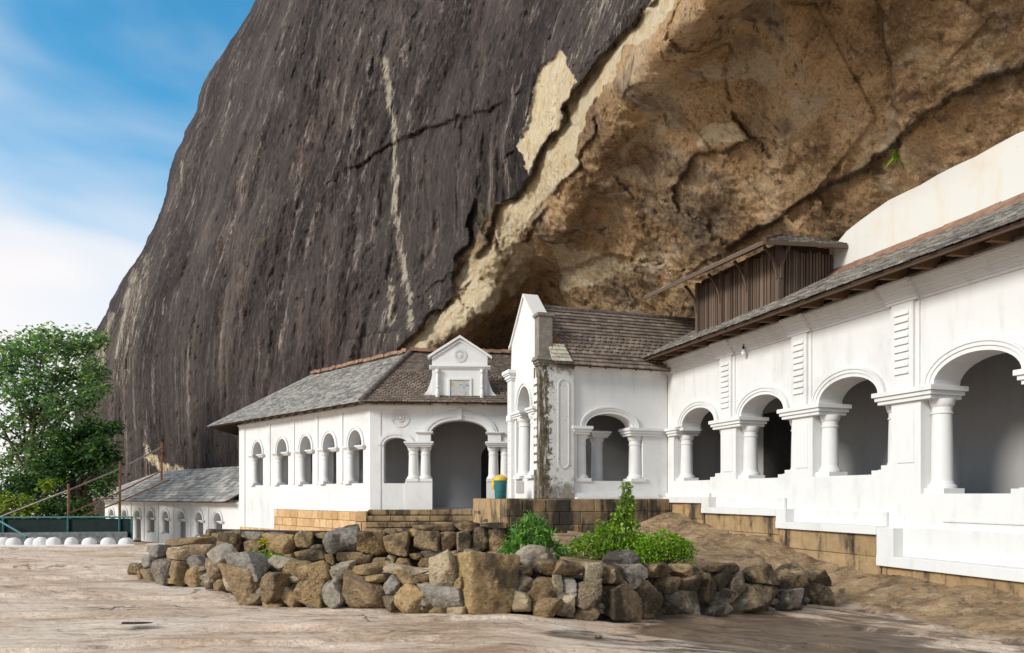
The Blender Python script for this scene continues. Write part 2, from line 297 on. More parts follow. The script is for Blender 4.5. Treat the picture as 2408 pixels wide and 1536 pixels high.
def m_ground():
    n = NT('bare_rock_ground'); p = n.pos(); md = n.attr('mound')['Fac']; wt = n.attr('wet')['Fac']
    f = n.mapping(p, (.55, 1.5, 1.0), (0, 0, -.25)); a = n.noise(f, .55, 7, .62, .5); b = n.noise(f, 3.2, 7, .72, .3); c3 = n.noise(p, 14, 5, .75)
    c = n.ramp(a, (.30, (.38, .245, .155)), (.42, (.62, .455, .33)), (.53, (.77, .61, .475)), (.68, (.86, .74, .62)))
    c = n.mix(n.rng(b, .47, .32, 0, .75, True), c, (.27, .165, .095)); c = n.mix(n.rng(b, .52, .66, 0, .75, True), c, (.76, .66, .53))
    c = n.mix(n.rng(c3, .48, .32, 0, .6), c, (.22, .15, .10)); c = n.mix(n.rng(c3, .55, .70, 0, .4), c, (.68, .60, .50))
    vc = n.N.new('ShaderNodeVectorMath'); vc.operation = 'ADD'; n.lk(n.mapping(p, (.40, 1.5, 1), (0, 0, -.2)), vc.inputs[0])
    wn = n.N.new('ShaderNodeTexNoise'); wn.inputs['Scale'].default_value = 1.6; wn.inputs['Detail'].default_value = 4; n.lk(p, wn.inputs['Vector'])
    wv = n.N.new('ShaderNodeVectorMath'); wv.operation = 'SCALE'; wv.inputs['Scale'].default_value = .55; n.lk(wn.outputs['Color'], wv.inputs[0]); n.lk(wv.outputs[0], vc.inputs[1])
    ck = n.rng(n.voro(vc.outputs[0], .75, 'DISTANCE_TO_EDGE'), .0, .022, 1, 0, True); ck = n.math('MULTIPLY', ck, n.rng(n.noise(p, 1.1, 4), .50, .62, 0, 1, True))
    c = n.mix(n.math('MULTIPLY', ck, .7), c, (.06, .042, .03))
    # brown weathered bank
    q = n.ramp(n.noise(p, 1.1, 7, .68, .4), (.3, (.10, .066, .038)), (.46, (.25, .165, .09)), (.6, (.36, .245, .14)), (.75, (.46, .34, .22)))
    q = n.mix(n.rng(n.noise(n.mapping(p, (2, 2, .4)), 1.5, 6, .7), .54, .66, 0, .8, True), q, (.045, .036, .028)); q = n.mix(n.rng(c3, .48, .33, 0, .6), q, (.08, .055, .035))
    q = n.mix(n.rng(n.noise(p, 2.6, 6, .7, .3), .54, .68, 0, .6), q, (.52, .40, .26))
    c = n.mix(md, c, q)
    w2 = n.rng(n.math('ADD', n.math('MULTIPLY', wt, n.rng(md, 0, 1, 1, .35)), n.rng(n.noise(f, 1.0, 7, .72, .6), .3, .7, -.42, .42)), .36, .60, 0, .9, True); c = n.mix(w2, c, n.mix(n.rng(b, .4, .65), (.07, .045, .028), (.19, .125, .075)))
    wl = n.attr('salt')['Fac']; w3 = n.math('MULTIPLY', wl, n.rng(n.noise(n.mapping(p, (.5, 2.2, 1)), 2.6, 6, .75, .6), .46, .58, 0, .9, True)); c = n.mix(w3, c, (.62, .57, .49))
    n.col(c).rough(n.rng(w2, 0, 1, .85, .5)); hm = n.N.new('ShaderNodeMix'); hm.data_type = 'FLOAT'; n.lk(md, hm.inputs[0]); n.lk(n.math('ADD', a, n.math('MULTIPLY', b, .7)), hm.inputs[2]); n.lk(n.noise(p, 1.6, 7, .66, .4), hm.inputs[3]); x = n.bump(hm.outputs[0], 1.0, .22); x = n.bump(ck, .8, -.04, x); n.bump(c3, .6, .025, x); return n.m

STAIN_U = 0.0
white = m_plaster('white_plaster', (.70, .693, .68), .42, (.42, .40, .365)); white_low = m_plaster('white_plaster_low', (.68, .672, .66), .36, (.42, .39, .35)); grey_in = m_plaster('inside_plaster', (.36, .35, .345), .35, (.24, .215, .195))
cream = m_plaster('cream_plaster', (.66, .645, .61), .55, (.66, .52, .34))
slate = m_tile('grey_slate', ((0, (.17, .163, .155)), (.4, (.28, .27, .255)), (.75, (.38, .365, .34)), (1, (.50, .475, .43))), .35, (.52, .49, .43))
brown_tile = m_tile('brown_tile', ((0, (.15, .115, .095)), (.4, (.19, .148, .122)), (.75, (.23, .182, .15)), (1, (.30, .24, .19))), .25, (.36, .29, .20))
old_tile = m_tile('old_tile', ((0, (.10, .09, .085)), (.4, (.18, .165, .15)), (.75, (.28, .26, .23)), (1, (.40, .37, .32))), .4, (.42, .34, .23))
terracotta = m_simple('terracotta', (.28, .165, .11), .8, var=.4, scale=4)
ridge_m = m_simple('ridge_cap_dark', (.14, .115, .10), .7, var=.45, scale=5)
dark_wood = m_wood('dark_wood', (.055, .034, .022), (.15, .095, .06)); rafter_wood = m_wood('rafter_wood', (.10, .052, .024), (.26, .14, .065))
slat_wood = m_wood('slat_wood', (.075, .048, .034), (.27, .19, .14))
laterite = m_block('laterite_block', ((0, (.50, .29, .13)), (.35, (.62, .41, .21)), (.7, (.70, .50, .28)), (1, (.60, .34, .17))), amount=.05)
dark_block = m_block('dark_block', ((0, (.17, .12, .075)), (.35, (.28, .19, .105)), (.7, (.20, .145, .09)), (1, (.46, .32, .16))), amount=.72)
tan_block = m_block('tan_block', ((0, (.34, .225, .115)), (.4, (.42, .285, .15)), (.75, (.38, .26, .14)), (1, (.48, .30, .15))), amount=.45)
step_m = m_block('step_stone', ((0, (.20, .13, .07)), (.5, (.30, .205, .11)), (1, (.40, .28, .15))), amount=.6)
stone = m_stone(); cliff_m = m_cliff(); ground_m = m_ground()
soil = m_simple('dark_soil', (.035, .025, .017), .95, var=.5, scale=8, bump=.6)
green_paint = m_simple('teal_paint', (.03, .15, .165), .45, var=.2); yellow_paint = m_simple('yellow_paint', (.62, .42, .05), .5, var=.2)
rust = m_simple('rusty_pipe', (.23, .115, .06), .7, .2, .5, 9); galv = m_simple('grey_pipe', (.38, .37, .36), .5, .3, .4, 7); net_m = m_simple('green_net', (.004, .016, .014), .8, var=.4, scale=3)
kerb_m = m_simple('kerb_concrete', (.13, .14, .14), .8, var=.4); teal_pipe = m_simple('teal_pipe', (.03, .15, .15), .5, .1, .3); black_m = m_simple('dark_inside', (.03, .027, .025), .9)
glass_bulb = m_simple('bulb_glass', (.82, .82, .80), .15, var=.05, spec=.6); cloth_m = m_simple('magenta_cloth', (.45, .02, .12), .8, var=.3); cloth_d = m_simple('dark_cloth', (.05, .04, .06), .8, var=.5)
bark = m_simple('bark', (.10, .07, .05), .9, var=.5, scale=5, bump=.6)
# ------------------------------------------------------------------ ground
AX, AB = 15.1, .3318                                    # facade of the long gallery: X = AX - AB * Y
def off(X, Y): return (X - (AX - AB * Y)) * .949         # metres behind (+) or before (-) that facade
def ground_rel(X, Y):
    X = np.asarray(X, float); Y = np.asarray(Y, float)
    g = -1.75 - .09 * np.where(X > 0, X, 0) - .0 * Y
    g = np.where(X > 9, -2.56, g)
    # the far rim of the bare rock, then a drop to the lower court
    rim = 24.2 + .55 * (X + 16.4); rim = np.minimum(np.maximum(rim, 15), 28.5)
    g = g - 1.5 * ss(0, 2.2, Y - rim) * (X < 60)
    return g
def mound_rel(X, Y):
    o = off(X, Y); crest = np.interp(Y, [6, 11, 14, 19.6, 21.4, 24.6, 26.4, 27.4, 29], [-2.3, -2.15, -1.98, -1.82, -1.28, -1.02, -.62, -.5, -.5])
    q = np.clip(-o - .35, 0, 20); wd = np.interp(Y, [8, 12, 15, 18, 22, 27], [4.2, 4.0, 3.2, 3.0, 3.4, 3.0])
    return crest - .95 * np.clip(q / wd, 0, 3) ** 2.2 - .15 * q
FILL = [(.9, 12.6), (2.6, 13.2), (4.2, 14.2), (5.6, 16.0), (6.3, 18.0), (7.4, 24), (3.0, 26.5), (1.4, 24), (.9, 17)]
def height(X, Y):
    g = ground_rel(X, Y); m = mound_rel(X, Y); sel = (X > 1.5)
    k = .12; h = np.where(sel, g + np.logaddexp(0, (m - g) / k) * k, g)
    fd = sdist(FILL, X, Y); fl = -1.30 - .06 * np.clip(X - 1.5, 0, 9); h = np.maximum(h, np.where(fd > -.02, fl, -99))
    return h, (sel & (m > g - .15)) | (fd > -.05)
def ground_z(X, Y):
    h, _ = height(np.array([X]), np.array([Y])); return EYE + float(h[0])
def ground_depth(x, y):
    """depth at which the ray through picture point (x, y) meets the flat rock"""
    lo, hi = 3.0, 40.0
    Ys = np.linspace(lo, hi, 800); X = (x - CX) / F * Ys; r = (HY - y) / F * Ys; g = ground_rel(X, Ys)
    k = np.argmax(r < g); return float(Ys[k])
def make_ground():
    xs = np.concatenate([-np.geomspace(900, 19, 26), np.arange(-18.5, 13.6, .13), np.geomspace(14, 900, 26)])
    ys = np.concatenate([-np.geomspace(400, 3, 14), np.arange(-1, 4.6, .5), np.geomspace(4.8, 30, 300), np.geomspace(31, 1500, 40)])
    X, Y = np.meshgrid(xs, ys); h, md = height(X, Y)
    near = np.exp(-np.maximum(0, Y - 30) / 10) * (np.abs(X) < 40)
    pt = np.stack([X * .6, Y * 1.1, 0 * X], -1); h = h + near * (.07 * fbm(pt * .45, 4) + .035 * fbm(pt * 1.7 + 5, 3))
    st = fbm(np.stack([X * .35 - Y * .1, Y * 1.4, 0 * X + 3], -1) * .9, 3); h = h - near * .06 * ss(.05, .10, st)      # thin flaked sheets of rock
    h = h + np.where(md, .20 * fbm(np.stack([X, Y, 0 * X], -1) * .45, 3, .4) + .02 * np.abs(fbm(np.stack([X, Y, 0 * X], -1) * 1.9, 3)), 0)
    h = h - 3.0 * ss(40, 120, Y)
    V = np.stack([X, Y, EYE + h], -1).reshape(-1, 3); ny, nx = X.shape; i = np.arange(nx * ny).reshape(ny, nx)
    Fc = np.stack([i[:-1, :-1], i[:-1, 1:], i[1:, 1:], i[1:, :-1]], -1).reshape(-1, 4)
    me = bpy.data.meshes.new('rock_ground'); me.from_pydata(V.tolist(), [], Fc.tolist()); me.materials.append(ground_m)
    me.polygons.foreach_set('use_smooth', [True] * len(me.polygons))
    x = CX + F * X / np.maximum(Y, 1); y = HY - F * h / np.maximum(Y, 1)
    m = md.astype(float)
    for _ in range(2): m[1:-1, 1:-1] = (m[1:-1, 1:-1] * 2 + m[2:, 1:-1] + m[:-2, 1:-1] + m[1:-1, 2:] + m[1:-1, :-2]) / 6
    # damp, dark rock below the wall's right half and a crust of salt across it (world places)
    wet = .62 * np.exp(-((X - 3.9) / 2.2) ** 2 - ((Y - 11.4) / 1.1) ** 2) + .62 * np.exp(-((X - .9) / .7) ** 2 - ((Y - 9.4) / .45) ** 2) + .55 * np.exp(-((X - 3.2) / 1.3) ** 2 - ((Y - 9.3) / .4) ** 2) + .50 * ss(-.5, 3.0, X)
    salt = np.exp(-(((X - 1.9) * .8 + (Y - 9.3) * .6) / 1.3) ** 2 - (((Y - 9.3) * .8 - (X - 1.9) * -.35) / .5) ** 2)
    for nm, a in (('mound', m), ('wet', np.clip(wet, 0, 1)), ('salt', salt)):
        at = me.attributes.new(nm, 'FLOAT', 'POINT'); at.data.foreach_set('value', a.reshape(-1).astype(np.float32))
    o = bpy.data.objects.new('rock_ground', me); COL.objects.link(o); tag(o, kind='structure')
make_ground()
# ------------------------------------------------------------------ cliff
SIL = [(1300, -1400), (900, -500), (720, -200), (640, -60), (603, 0), (566, 63), (531, 118), (494, 166), (468, 218), (454, 276), (428, 327), (402, 385), (393, 454), (362, 534), (330, 597), (287, 660), (261, 706), (230, 770), (195, 844), (182, 930), (172, 1020), (160, 1300)]
LIP = [(2408, -1005), (1990, -480), (1590, -60), (1521, 22), (1428, 121), (1367, 198), (1313, 302), (1269, 368), (1219, 467), (1164, 486), (1142, 520), (1118, 560), (1101, 590), (1071, 620), (1066, 675), (1076, 690), (1011, 752), (972, 792), (917, 842), (860, 862)]
def rbf(pts):
    p = np.array(pts, float); q = p[:, :2] / 1000; n = len(p); d = np.hypot(*(q[:, None] - q[None]).transpose(2, 0, 1)); K = d * d * np.log(d + 1e-9)
    A = np.zeros((n + 3, n + 3)); A[:n, :n] = K + 1e-4 * np.eye(n); A[:n, n] = 1; A[:n, n + 1:] = q; A[n:, :n] = A[:n, n:].T
    w = np.linalg.solve(A, np.concatenate([p[:, 2], np.zeros(3)]))
    def f(x, y):
        s = w[n] + w[n + 1] * x / 1000 + w[n + 2] * y / 1000
        for i in range(n): r = np.hypot(x / 1000 - q[i, 0], y / 1000 - q[i, 1]); s = s + w[i] * r * r * np.log(r + 1e-9)
        return s
    return f
dark_Y = rbf([(1990, -480, 15.5), (1590, -60, 21.2), (1521, 22, 23), (1428, 121, 26.2), (1367, 198, 28.3), (1313, 302, 30.8), (1269, 368, 32.5), (1219, 467, 35.2), (1164, 486, 36.8), (1118, 560, 38.6), (1071, 640, 39.2), (1011, 752, 38.3), (972, 792, 37.6), (917, 842, 38.9),
    (820, 868, 41.4), (740, 885, 43.6), (650, 930, 45.6), (560, 1095, 49), (400, 1110, 57), (285, 1100, 63), (200, 1000, 66), (700, 500, 47.6), (700, 0, 54.7), (1000, 400, 41.4), (1000, 0, 46.5), (1215, 0, 38.5), (1400, 0, 29.5),
    (1590, -200, 23), (400, 700, 56.9), (500, 300, 60), (600, 0, 61), (1000, -600, 57), (700, -600, 66), (1590, -600, 27), (2408, -1300, 13.5), (1590, -1300, 33), (1000, -1300, 72), (2800, -1300, 11), (850, 700, 42.3), (550, 800, 49.5)])
def ochre_Y(x, y):
    k = (x - CX) / F; e = (HY - y) / F
    # plane through the roof line of the upper wall and the drip ledge
    Yp = 27.4 / np.maximum(e + 1.017 * (k + AB), .20)
    cap = np.interp(x, [800, 960, 1080, 1200, 1400, 1700, 2500], [43, 42.5, 44.5, 46, 42, 38, 34]); h = 2.5
    return -h * np.log(np.exp(-Yp / h) + np.exp(-cap / h))
STEPS = [  # line (picture points), metres the ground left/above of it stands proud, reach px
    ([(1521, 22), (1428, 121), (1367, 198), (1313, 302), (1269, 368), (1219, 467), (1164, 486), (1142, 582), (1104, 609)], 1.05, 60),
    ([(1118, 456), (1101, 571), (1071, 609), (1066, 675), (1076, 690)], .7, 50),
    ([(1076, 690), (1011, 752), (972, 790), (917, 840)], .6, 45),
    ([(1322, 117), (1272, 155), (1255, 210), (1245, 284), (1214, 339)], .45, 40),
    ([(1520, 10), (1410, 115), (1351, 190)], .35, 30),
    ([(1400, 258), (1395, 317), (1365, 372), (1362, 400), (1285, 465)], .40, 40),
    ([(1296, 476), (1236, 559), (1215, 572)], .35, 35),
    ([(2500, 110), (2405, 156), (2307, 191), (2171, 269), (2113, 323), (2085, 362), (1996, 413), (1898, 463), (1820, 514), (1700, 590)], .45, 45),
    ([(2062, -60), (2066, 0), (2078, 97), (2101, 195), (2109, 280)], -.45, 70),
    ([(1719, 253), (1723, 273), (1770, 323), (1719, 350), (1634, 370), (1583, 448), (1595, 495), (1645, 526), (1690, 560)], .40, 45),
    ([(1428, 411), (1470, 445), (1510, 476), (1530, 490)], .35, 30),
    ([(1300, 640), (1420, 600), (1520, 615), (1600, 640)], -.5, 45), ([(1150, 560), (1190, 620), (1215, 690), (1170, 735)], .5, 40),
    ([(1100, 60), (1110, 230), (1080, 330)], .15, 25), ([(1195, 228), (1130, 262), (1010, 300), (940, 330), (905, 352), (800, 412)], .42, 32), ([(942, 770), (870, 790), (800, 805)], -.3, 25),
    ([(1890, 130), (1930, 60), (1950, 0), (1960, -50)], .4, 40), ([(1838, 70), (1870, 140), (1900, 180)], -.35, 35), ([(1550, 100), (1640, 130), (1680, 60)], .4, 35)]
CRK_SHADE = [3, 5, 6, 7, 8, 9, 10, 13, 14, 15, 0, 1, 2]  # dark lines: real cracks, and shadow painted in under the rock ledges
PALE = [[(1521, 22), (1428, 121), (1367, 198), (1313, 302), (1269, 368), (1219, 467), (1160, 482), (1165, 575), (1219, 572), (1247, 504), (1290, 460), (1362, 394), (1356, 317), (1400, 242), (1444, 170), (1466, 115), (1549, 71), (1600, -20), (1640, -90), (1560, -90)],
        [(1321, 117), (1351, 202), (1318, 284), (1285, 328), (1236, 405), (1214, 339), (1241, 284), (1255, 208), (1274, 153)]]  # cream lip: lighter rock, with sun and bounce light painted into the colour
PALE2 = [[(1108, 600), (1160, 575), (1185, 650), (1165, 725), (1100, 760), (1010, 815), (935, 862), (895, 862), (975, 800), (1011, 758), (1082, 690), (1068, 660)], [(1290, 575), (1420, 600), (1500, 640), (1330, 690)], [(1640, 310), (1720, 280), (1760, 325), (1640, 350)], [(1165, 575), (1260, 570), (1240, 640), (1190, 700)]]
def cliff_fields(x, y):
    Yd = dark_Y(x, y); Yo = ochre_Y(x, y)
    poly = [(-900, -1600), (3300, -1600), (3300, -1900), (2408, -1005)] + LIP[1:] + [(800, 900), (640, 1000), (600, 1500), (-900, 1500)]
    sdv = sdist(poly, x + 7 * perlin(np.stack([x / 30, y / 30, 0 * x], -1)), y)
    dark = ss(-4, 4, sdv)
    w = ss(-10, 3, sdv)
    # below the lip the roof of the shelter starts where the dark face ends
    lip_gap = np.clip(-sdv / 260, 0, 1); Yo2 = Yo * ss(0, 1, (lip_gap * 1.25 - .14) / .86) + Yd * (1 - ss(0, 1, (lip_gap * 1.25 - .14) / .86))
    use = (x < 1300)
    Yo2 = np.where(sdv < -260, Yo, Yo2); Yo = Yo2
    Y = Yd * w + Yo * (1 - w)
    crack = np.zeros(x.shape)  # carries the painted ledge shadow as well as the cracks
    wx = x + 16 * fbm(np.stack([x / 55, y / 55, 0 * x], -1), 4, .6); wy = y + 16 * fbm(np.stack([x / 55, y / 55, 0 * x + 9], -1), 4, .6)
    for k, (ln, amp, reach) in enumerate(STEPS):
        d, s = dist(ln, wx, wy)
        # directions run downwards/leftwards: the picture's left/upper side is the positive one
        e = ss(0, 26, np.minimum(np.hypot(x - ln[0][0], y - ln[0][1]), np.hypot(x - ln[-1][0], y - ln[-1][1])))
        prof = np.exp(-d / reach) * e * .5; sg = np.clip(s * d / 3.5, -1, 1)
        Y = Y - amp * prof * sg
        if k in CRK_SHADE: crack = np.maximum(crack, np.exp(-(d / (3.4 if k not in (0, 7) else (7.5 if k == 0 else 9.0 + 4 * perlin(np.stack([x / 28, y / 28, 0 * x + 2], -1))))) ** 2) * e)
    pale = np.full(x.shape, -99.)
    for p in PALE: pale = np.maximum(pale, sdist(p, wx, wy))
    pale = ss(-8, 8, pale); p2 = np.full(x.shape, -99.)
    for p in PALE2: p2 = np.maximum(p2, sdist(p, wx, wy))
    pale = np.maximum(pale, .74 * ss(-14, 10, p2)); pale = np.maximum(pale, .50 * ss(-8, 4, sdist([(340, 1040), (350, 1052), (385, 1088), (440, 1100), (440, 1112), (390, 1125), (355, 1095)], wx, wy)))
    d, _ = dist([(906, 143), (917, 247), (928, 307), (928, 373), (931, 494), (945, 604), (961, 702), (965, 770)], x + 6 * perlin(np.stack([x / 40, y / 40, 0 * x], -1)), y)
    streak = np.exp(-(d / 15) ** 2)
    for (ax, ay, bx, by, wd, am) in ((917, 660, 920, 760, 15, .9), (865, 785, 935, 800, 30, .7), (1010, 690, 1016, 730, 7, .8), (520, 0, 470, 260, 14, .55), (660, 40, 610, 330, 12, .45), (860, 0, 880, 150, 20, .5), (900, 20, 905, 150, 14, .5), (262, 740, 232, 880, 12, 1), (318, 640, 290, 720, 14, 1), (300, 700, 275, 840, 10, 1), (345, 610, 285, 900, 30, .75), (420, 420, 385, 600, 16, .6), (480, 260, 440, 420, 14, .6), (560, 120, 520, 330, 20, .6), (1430, -20, 1340, 170, 55, .62), (1500, -20, 1420, 90, 30, .6), (1250, 250, 1190, 420, 30, .55), (1180, 420, 1130, 620, 22, .4), (430, 380, 425, 440, 6, .9), (235, 800, 205, 930, 14, .9), (790, 260, 765, 420, 12, .35), (690, 420, 660, 520, 8, .5)):
        d, _ = dist([(ax, ay), (bx, by)], x + 5 * perlin(np.stack([x / 40, y / 40, 0 * x + 4], -1)), y); streak = np.maximum(streak, am * np.exp(-(d / wd) ** 2))
    return Y, dark, pale, streak, crack, sdv
def make_cliff():
    ys = np.concatenate([np.arange(-1400, -60, 90), np.arange(-60, 1130, 4.6), np.arange(1130, 1300, 25)])
    us = np.concatenate([np.arange(-7, 0), np.linspace(0, 1, 520), ]); R = 2620
    sx = np.interp(ys, [p[1] for p in SIL], [p[0] for p in SIL])
    sx = sx + 9 * fbm(np.stack([ys / 70, 0 * ys, 0 * ys], -1), 5, .6)
    U, Yy = np.meshgrid(us, ys); SX = sx[:, None]
    t = np.clip(U, 0, 1); x = SX + (R - SX) * (t * .9 + .1 * t ** 3) ; x = np.where(U < 0, SX + (-U) * 45, x); y = Yy + 0 * x
    D, dark, pale, streak, crack, sdv = cliff_fields(np.where(U < 0, SX, x), y)
    q = np.clip((x - SX) / 260, 0, 1); rnd = 13 * (1 - np.sqrt(np.clip(1 - (1 - q) ** 2, 0, 1))); D = D + rnd * np.clip((1700 - x) / 800, 0, 1)
    D = np.where(U < 0, D + (-U) * 7, D)
    D = np.clip(D, 7.5, 140)
    p = np.stack([(x - CX) / F * D, D, (HY - y) / F * D], -1)
    ps = p * np.array([1, 1, .13]); lump = .55 * fbm(ps * .30, 4) + .38 * fbm(ps * .9 + 3, 4, .6) + .16 * fbm(p * np.array([1, 1, .5]) * 2.6, 3, .6)
    ro = .75 * fbm(p * .22 + 8, 5, .55) + .30 * np.abs(fbm(p * .55 + 1, 4, .6)) + .10 * fbm(p * 2.4, 3, .6)
    # broken blocks of the sheltered rock: cellular facets
    cell = rng.uniform([-12, 12, 2], [14, 52, 22], (260, 3)); amp = rng.uniform(-.30, .30, 260); tilt = rng.normal(0, .12, (260, 3))
    near = np.full(D.shape, 1e9); facet = np.zeros(D.shape)
    for c, a, tl in zip(cell, amp, tilt):
        dd = ((p - c) ** 2).sum(-1) + .8 * perlin(p * .6); mm = dd < near; near = np.where(mm, dd, near); facet = np.where(mm, a + (p - c) @ tl, facet)
    ro = ro + np.clip(facet, -.45, .45) * .35 + .16 * np.abs(fbm(p * 1.2 + 20, 4, .65)) + .05 * fbm(p * 5.0, 2)
    D2 = D + (lump * dark + ro * (1 - dark)) * np.where(U < 0, .3, 1) * np.clip((x - SX) / 30, .15, 1) * np.clip(D / 30, .35, 1.2)
    V = np.stack([(x - CX) / F * D2, D2, EYE + (HY - y) / F * D2], -1)
    ny, nx = x.shape; i = np.arange(nx * ny).reshape(ny, nx); Fc = np.stack([i[:-1, :-1], i[1:, :-1], i[1:, 1:], i[:-1, 1:]], -1).reshape(-1, 4)
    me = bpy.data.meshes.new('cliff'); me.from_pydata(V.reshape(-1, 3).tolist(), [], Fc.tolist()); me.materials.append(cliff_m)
    me.polygons.foreach_set('use_smooth', [True] * len(me.polygons))
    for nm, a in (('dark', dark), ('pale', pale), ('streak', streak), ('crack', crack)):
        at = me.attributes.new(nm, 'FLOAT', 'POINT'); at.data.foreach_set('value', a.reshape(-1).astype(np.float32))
    o = bpy.data.objects.new('cliff', me); COL.objects.link(o); tag(o, kind='structure')
make_cliff()
# ------------------------------------------------------------------ building kit
def arch_wall(m, fr, u0, u1, z0, z1, d0, d1, ops, n=14):
    """wall sheet d0 (front) to d1 (back); ops: (uL, uR, sill, spring, rise), sorted"""
    def q(u_a, u_b, za, zb):
        if u_b - u_a < 1e-5 or zb - za < 1e-5: return
        m.face([fr(u_a, d0, za), fr(u_b, d0, za), fr(u_b, d0, zb), fr(u_a, d0, zb)]); m.face([fr(u_a, d1, za), fr(u_a, d1, zb), fr(u_b, d1, zb), fr(u_b, d1, za)])
    def side(ua, za, ub, zb): m.face([fr(ua, d0, za), fr(ub, d0, zb), fr(ub, d1, zb), fr(ua, d1, za)])
    u = u0
    for (l, r, s, sp, rise) in ops:
        q(u, l, z0, z1); q(l, r, z0, s)
        if s > z0: side(l, s, r, s)
        side(l, s, l, sp); side(r, s, r, sp)
        pts = [((l + r) / 2 - (r - l) / 2 * math.cos(math.pi * k / n), sp + rise * math.sin(math.pi * k / n)) for k in range(n + 1)]
        for (ua, za), (ub, zb) in zip(pts[:-1], pts[1:]):
            for d in (d0, d1): m.face([fr(ua, d, za), fr(ub, d, zb), fr(ub, d, z1), fr(ua, d, z1)])
            side(ua, za, ub, zb)
        u = r
    q(u, u1, z0, z1); side(u0, z1, u1, z1); side(u0, z0, u0, z1); side(u1, z0, u1, z1)
    e = u0
    for (l, r, s, sp, rise) in ops:
        if s <= z0: side(e, z0, l, z0); e = r
    side(e, z0, u1, z0)
def mould(m, fr, l, r, sp, rise, bands, d0=0.0, n=20, leg=0.0):
    """stepped arch moulding: bands (inner offset, outer offset, how proud)"""
    c = (l + r) / 2; hw = (r - l) / 2
    for a, b, pr in bands:
        A = []; B = []
        for k in range(n + 1):
            t = math.pi * k / n
            A.append((c - (hw + a) * math.cos(t), sp + (rise + a) * math.sin(t))); B.append((c - (hw + b) * math.cos(t), sp + (rise + b) * math.sin(t)))
        if leg: A = [(A[0][0], sp - leg)] + A + [(A[-1][0], sp - leg)]; B = [(B[0][0], sp - leg)] + B + [(B[-1][0], sp - leg)]
        for k in range(len(A) - 1):
            m.prism([fr(*x[:1], d0 - .02, x[1]) for x in (A[k], A[k + 1], B[k + 1], B[k])], [fr(x[0], d0 + pr, x[1]) for x in (A[k], A[k + 1], B[k + 1], B[k])])
def steps_prof(d, z, rows):
    """a stepped cornice outline (d, z) standing on the wall plane d: rows (height, projection)"""
    out = [(d - .02, z)]
    for h, pj in rows: out.append((d + pj, z)); z += h; out.append((d + pj, z))
    return out + [(d - .02, z)]
def column(fr, u, d, z0, z1, r, parent, mat, plinth=.10):
    h = z1 - z0; m = MB(); zb = z0 + plinth
    prof = [(r * 1.32, zb), (r * 1.36, zb + .035), (r * 1.30, zb + .075), (r * 1.12, zb + .10), (r * 1.06, zb + .16)]
    for k in range(7): t = k / 6; prof.append((r * (1.02 - .10 * t ** 1.6), zb + .17 + (h - plinth - .17 - .34) * t))
    zc = z1 - .34; prof += [(r * 1.02, zc + .005), (r * 1.04, zc + .04), (r * .94, zc + .05), (r * .95, zc + .16), (r * 1.08, zc + .19), (r * 1.16, zc + .25), (r * 1.24, zc + .33), (r * 1.24, z1)]
    m.lathe(fr, u, d, prof, 28); o = build('column', m, mat, parent, 35)
    b = MB().box(fr, u - r * 1.42, u + r * 1.42, d - r * 1.42, d + r * 1.42, z0 - .03, zb); build('plinth', b, mat, o, bevel=.01)
    return o
def abacus(m, fr, u0, u1, d0, d1, z0, z1):
    """stepped block over columns: widens upwards in three bands, a weathered slope on top"""
    h = z1 - z0
    for a, b, e in ((0, .30, .00), (.30, .62, .05), (.62, 1.0, .10)): m.box(fr, u0 - e, u1 + e, d0 - e, d1 + e, z0 + h * a, z0 + h * b - (.0 if b == 1 else .001))
def clip(poly, ax, lim, keep_less):
    out = []; n = len(poly)
    for i in range(n):
        a, b = poly[i], poly[(i + 1) % n]; fa = ax[0] * a[0] + ax[1] * a[1] - lim; fb = ax[0] * b[0] + ax[1] * b[1] - lim
        if keep_less: fa, fb = -fa, -fb
        if fa >= 0: out.append(a)
        if fa * fb < 0: t = fa / (fa - fb); out.append((a[0] + (b[0] - a[0]) * t, a[1] + (b[1] - a[1]) * t))
    return out
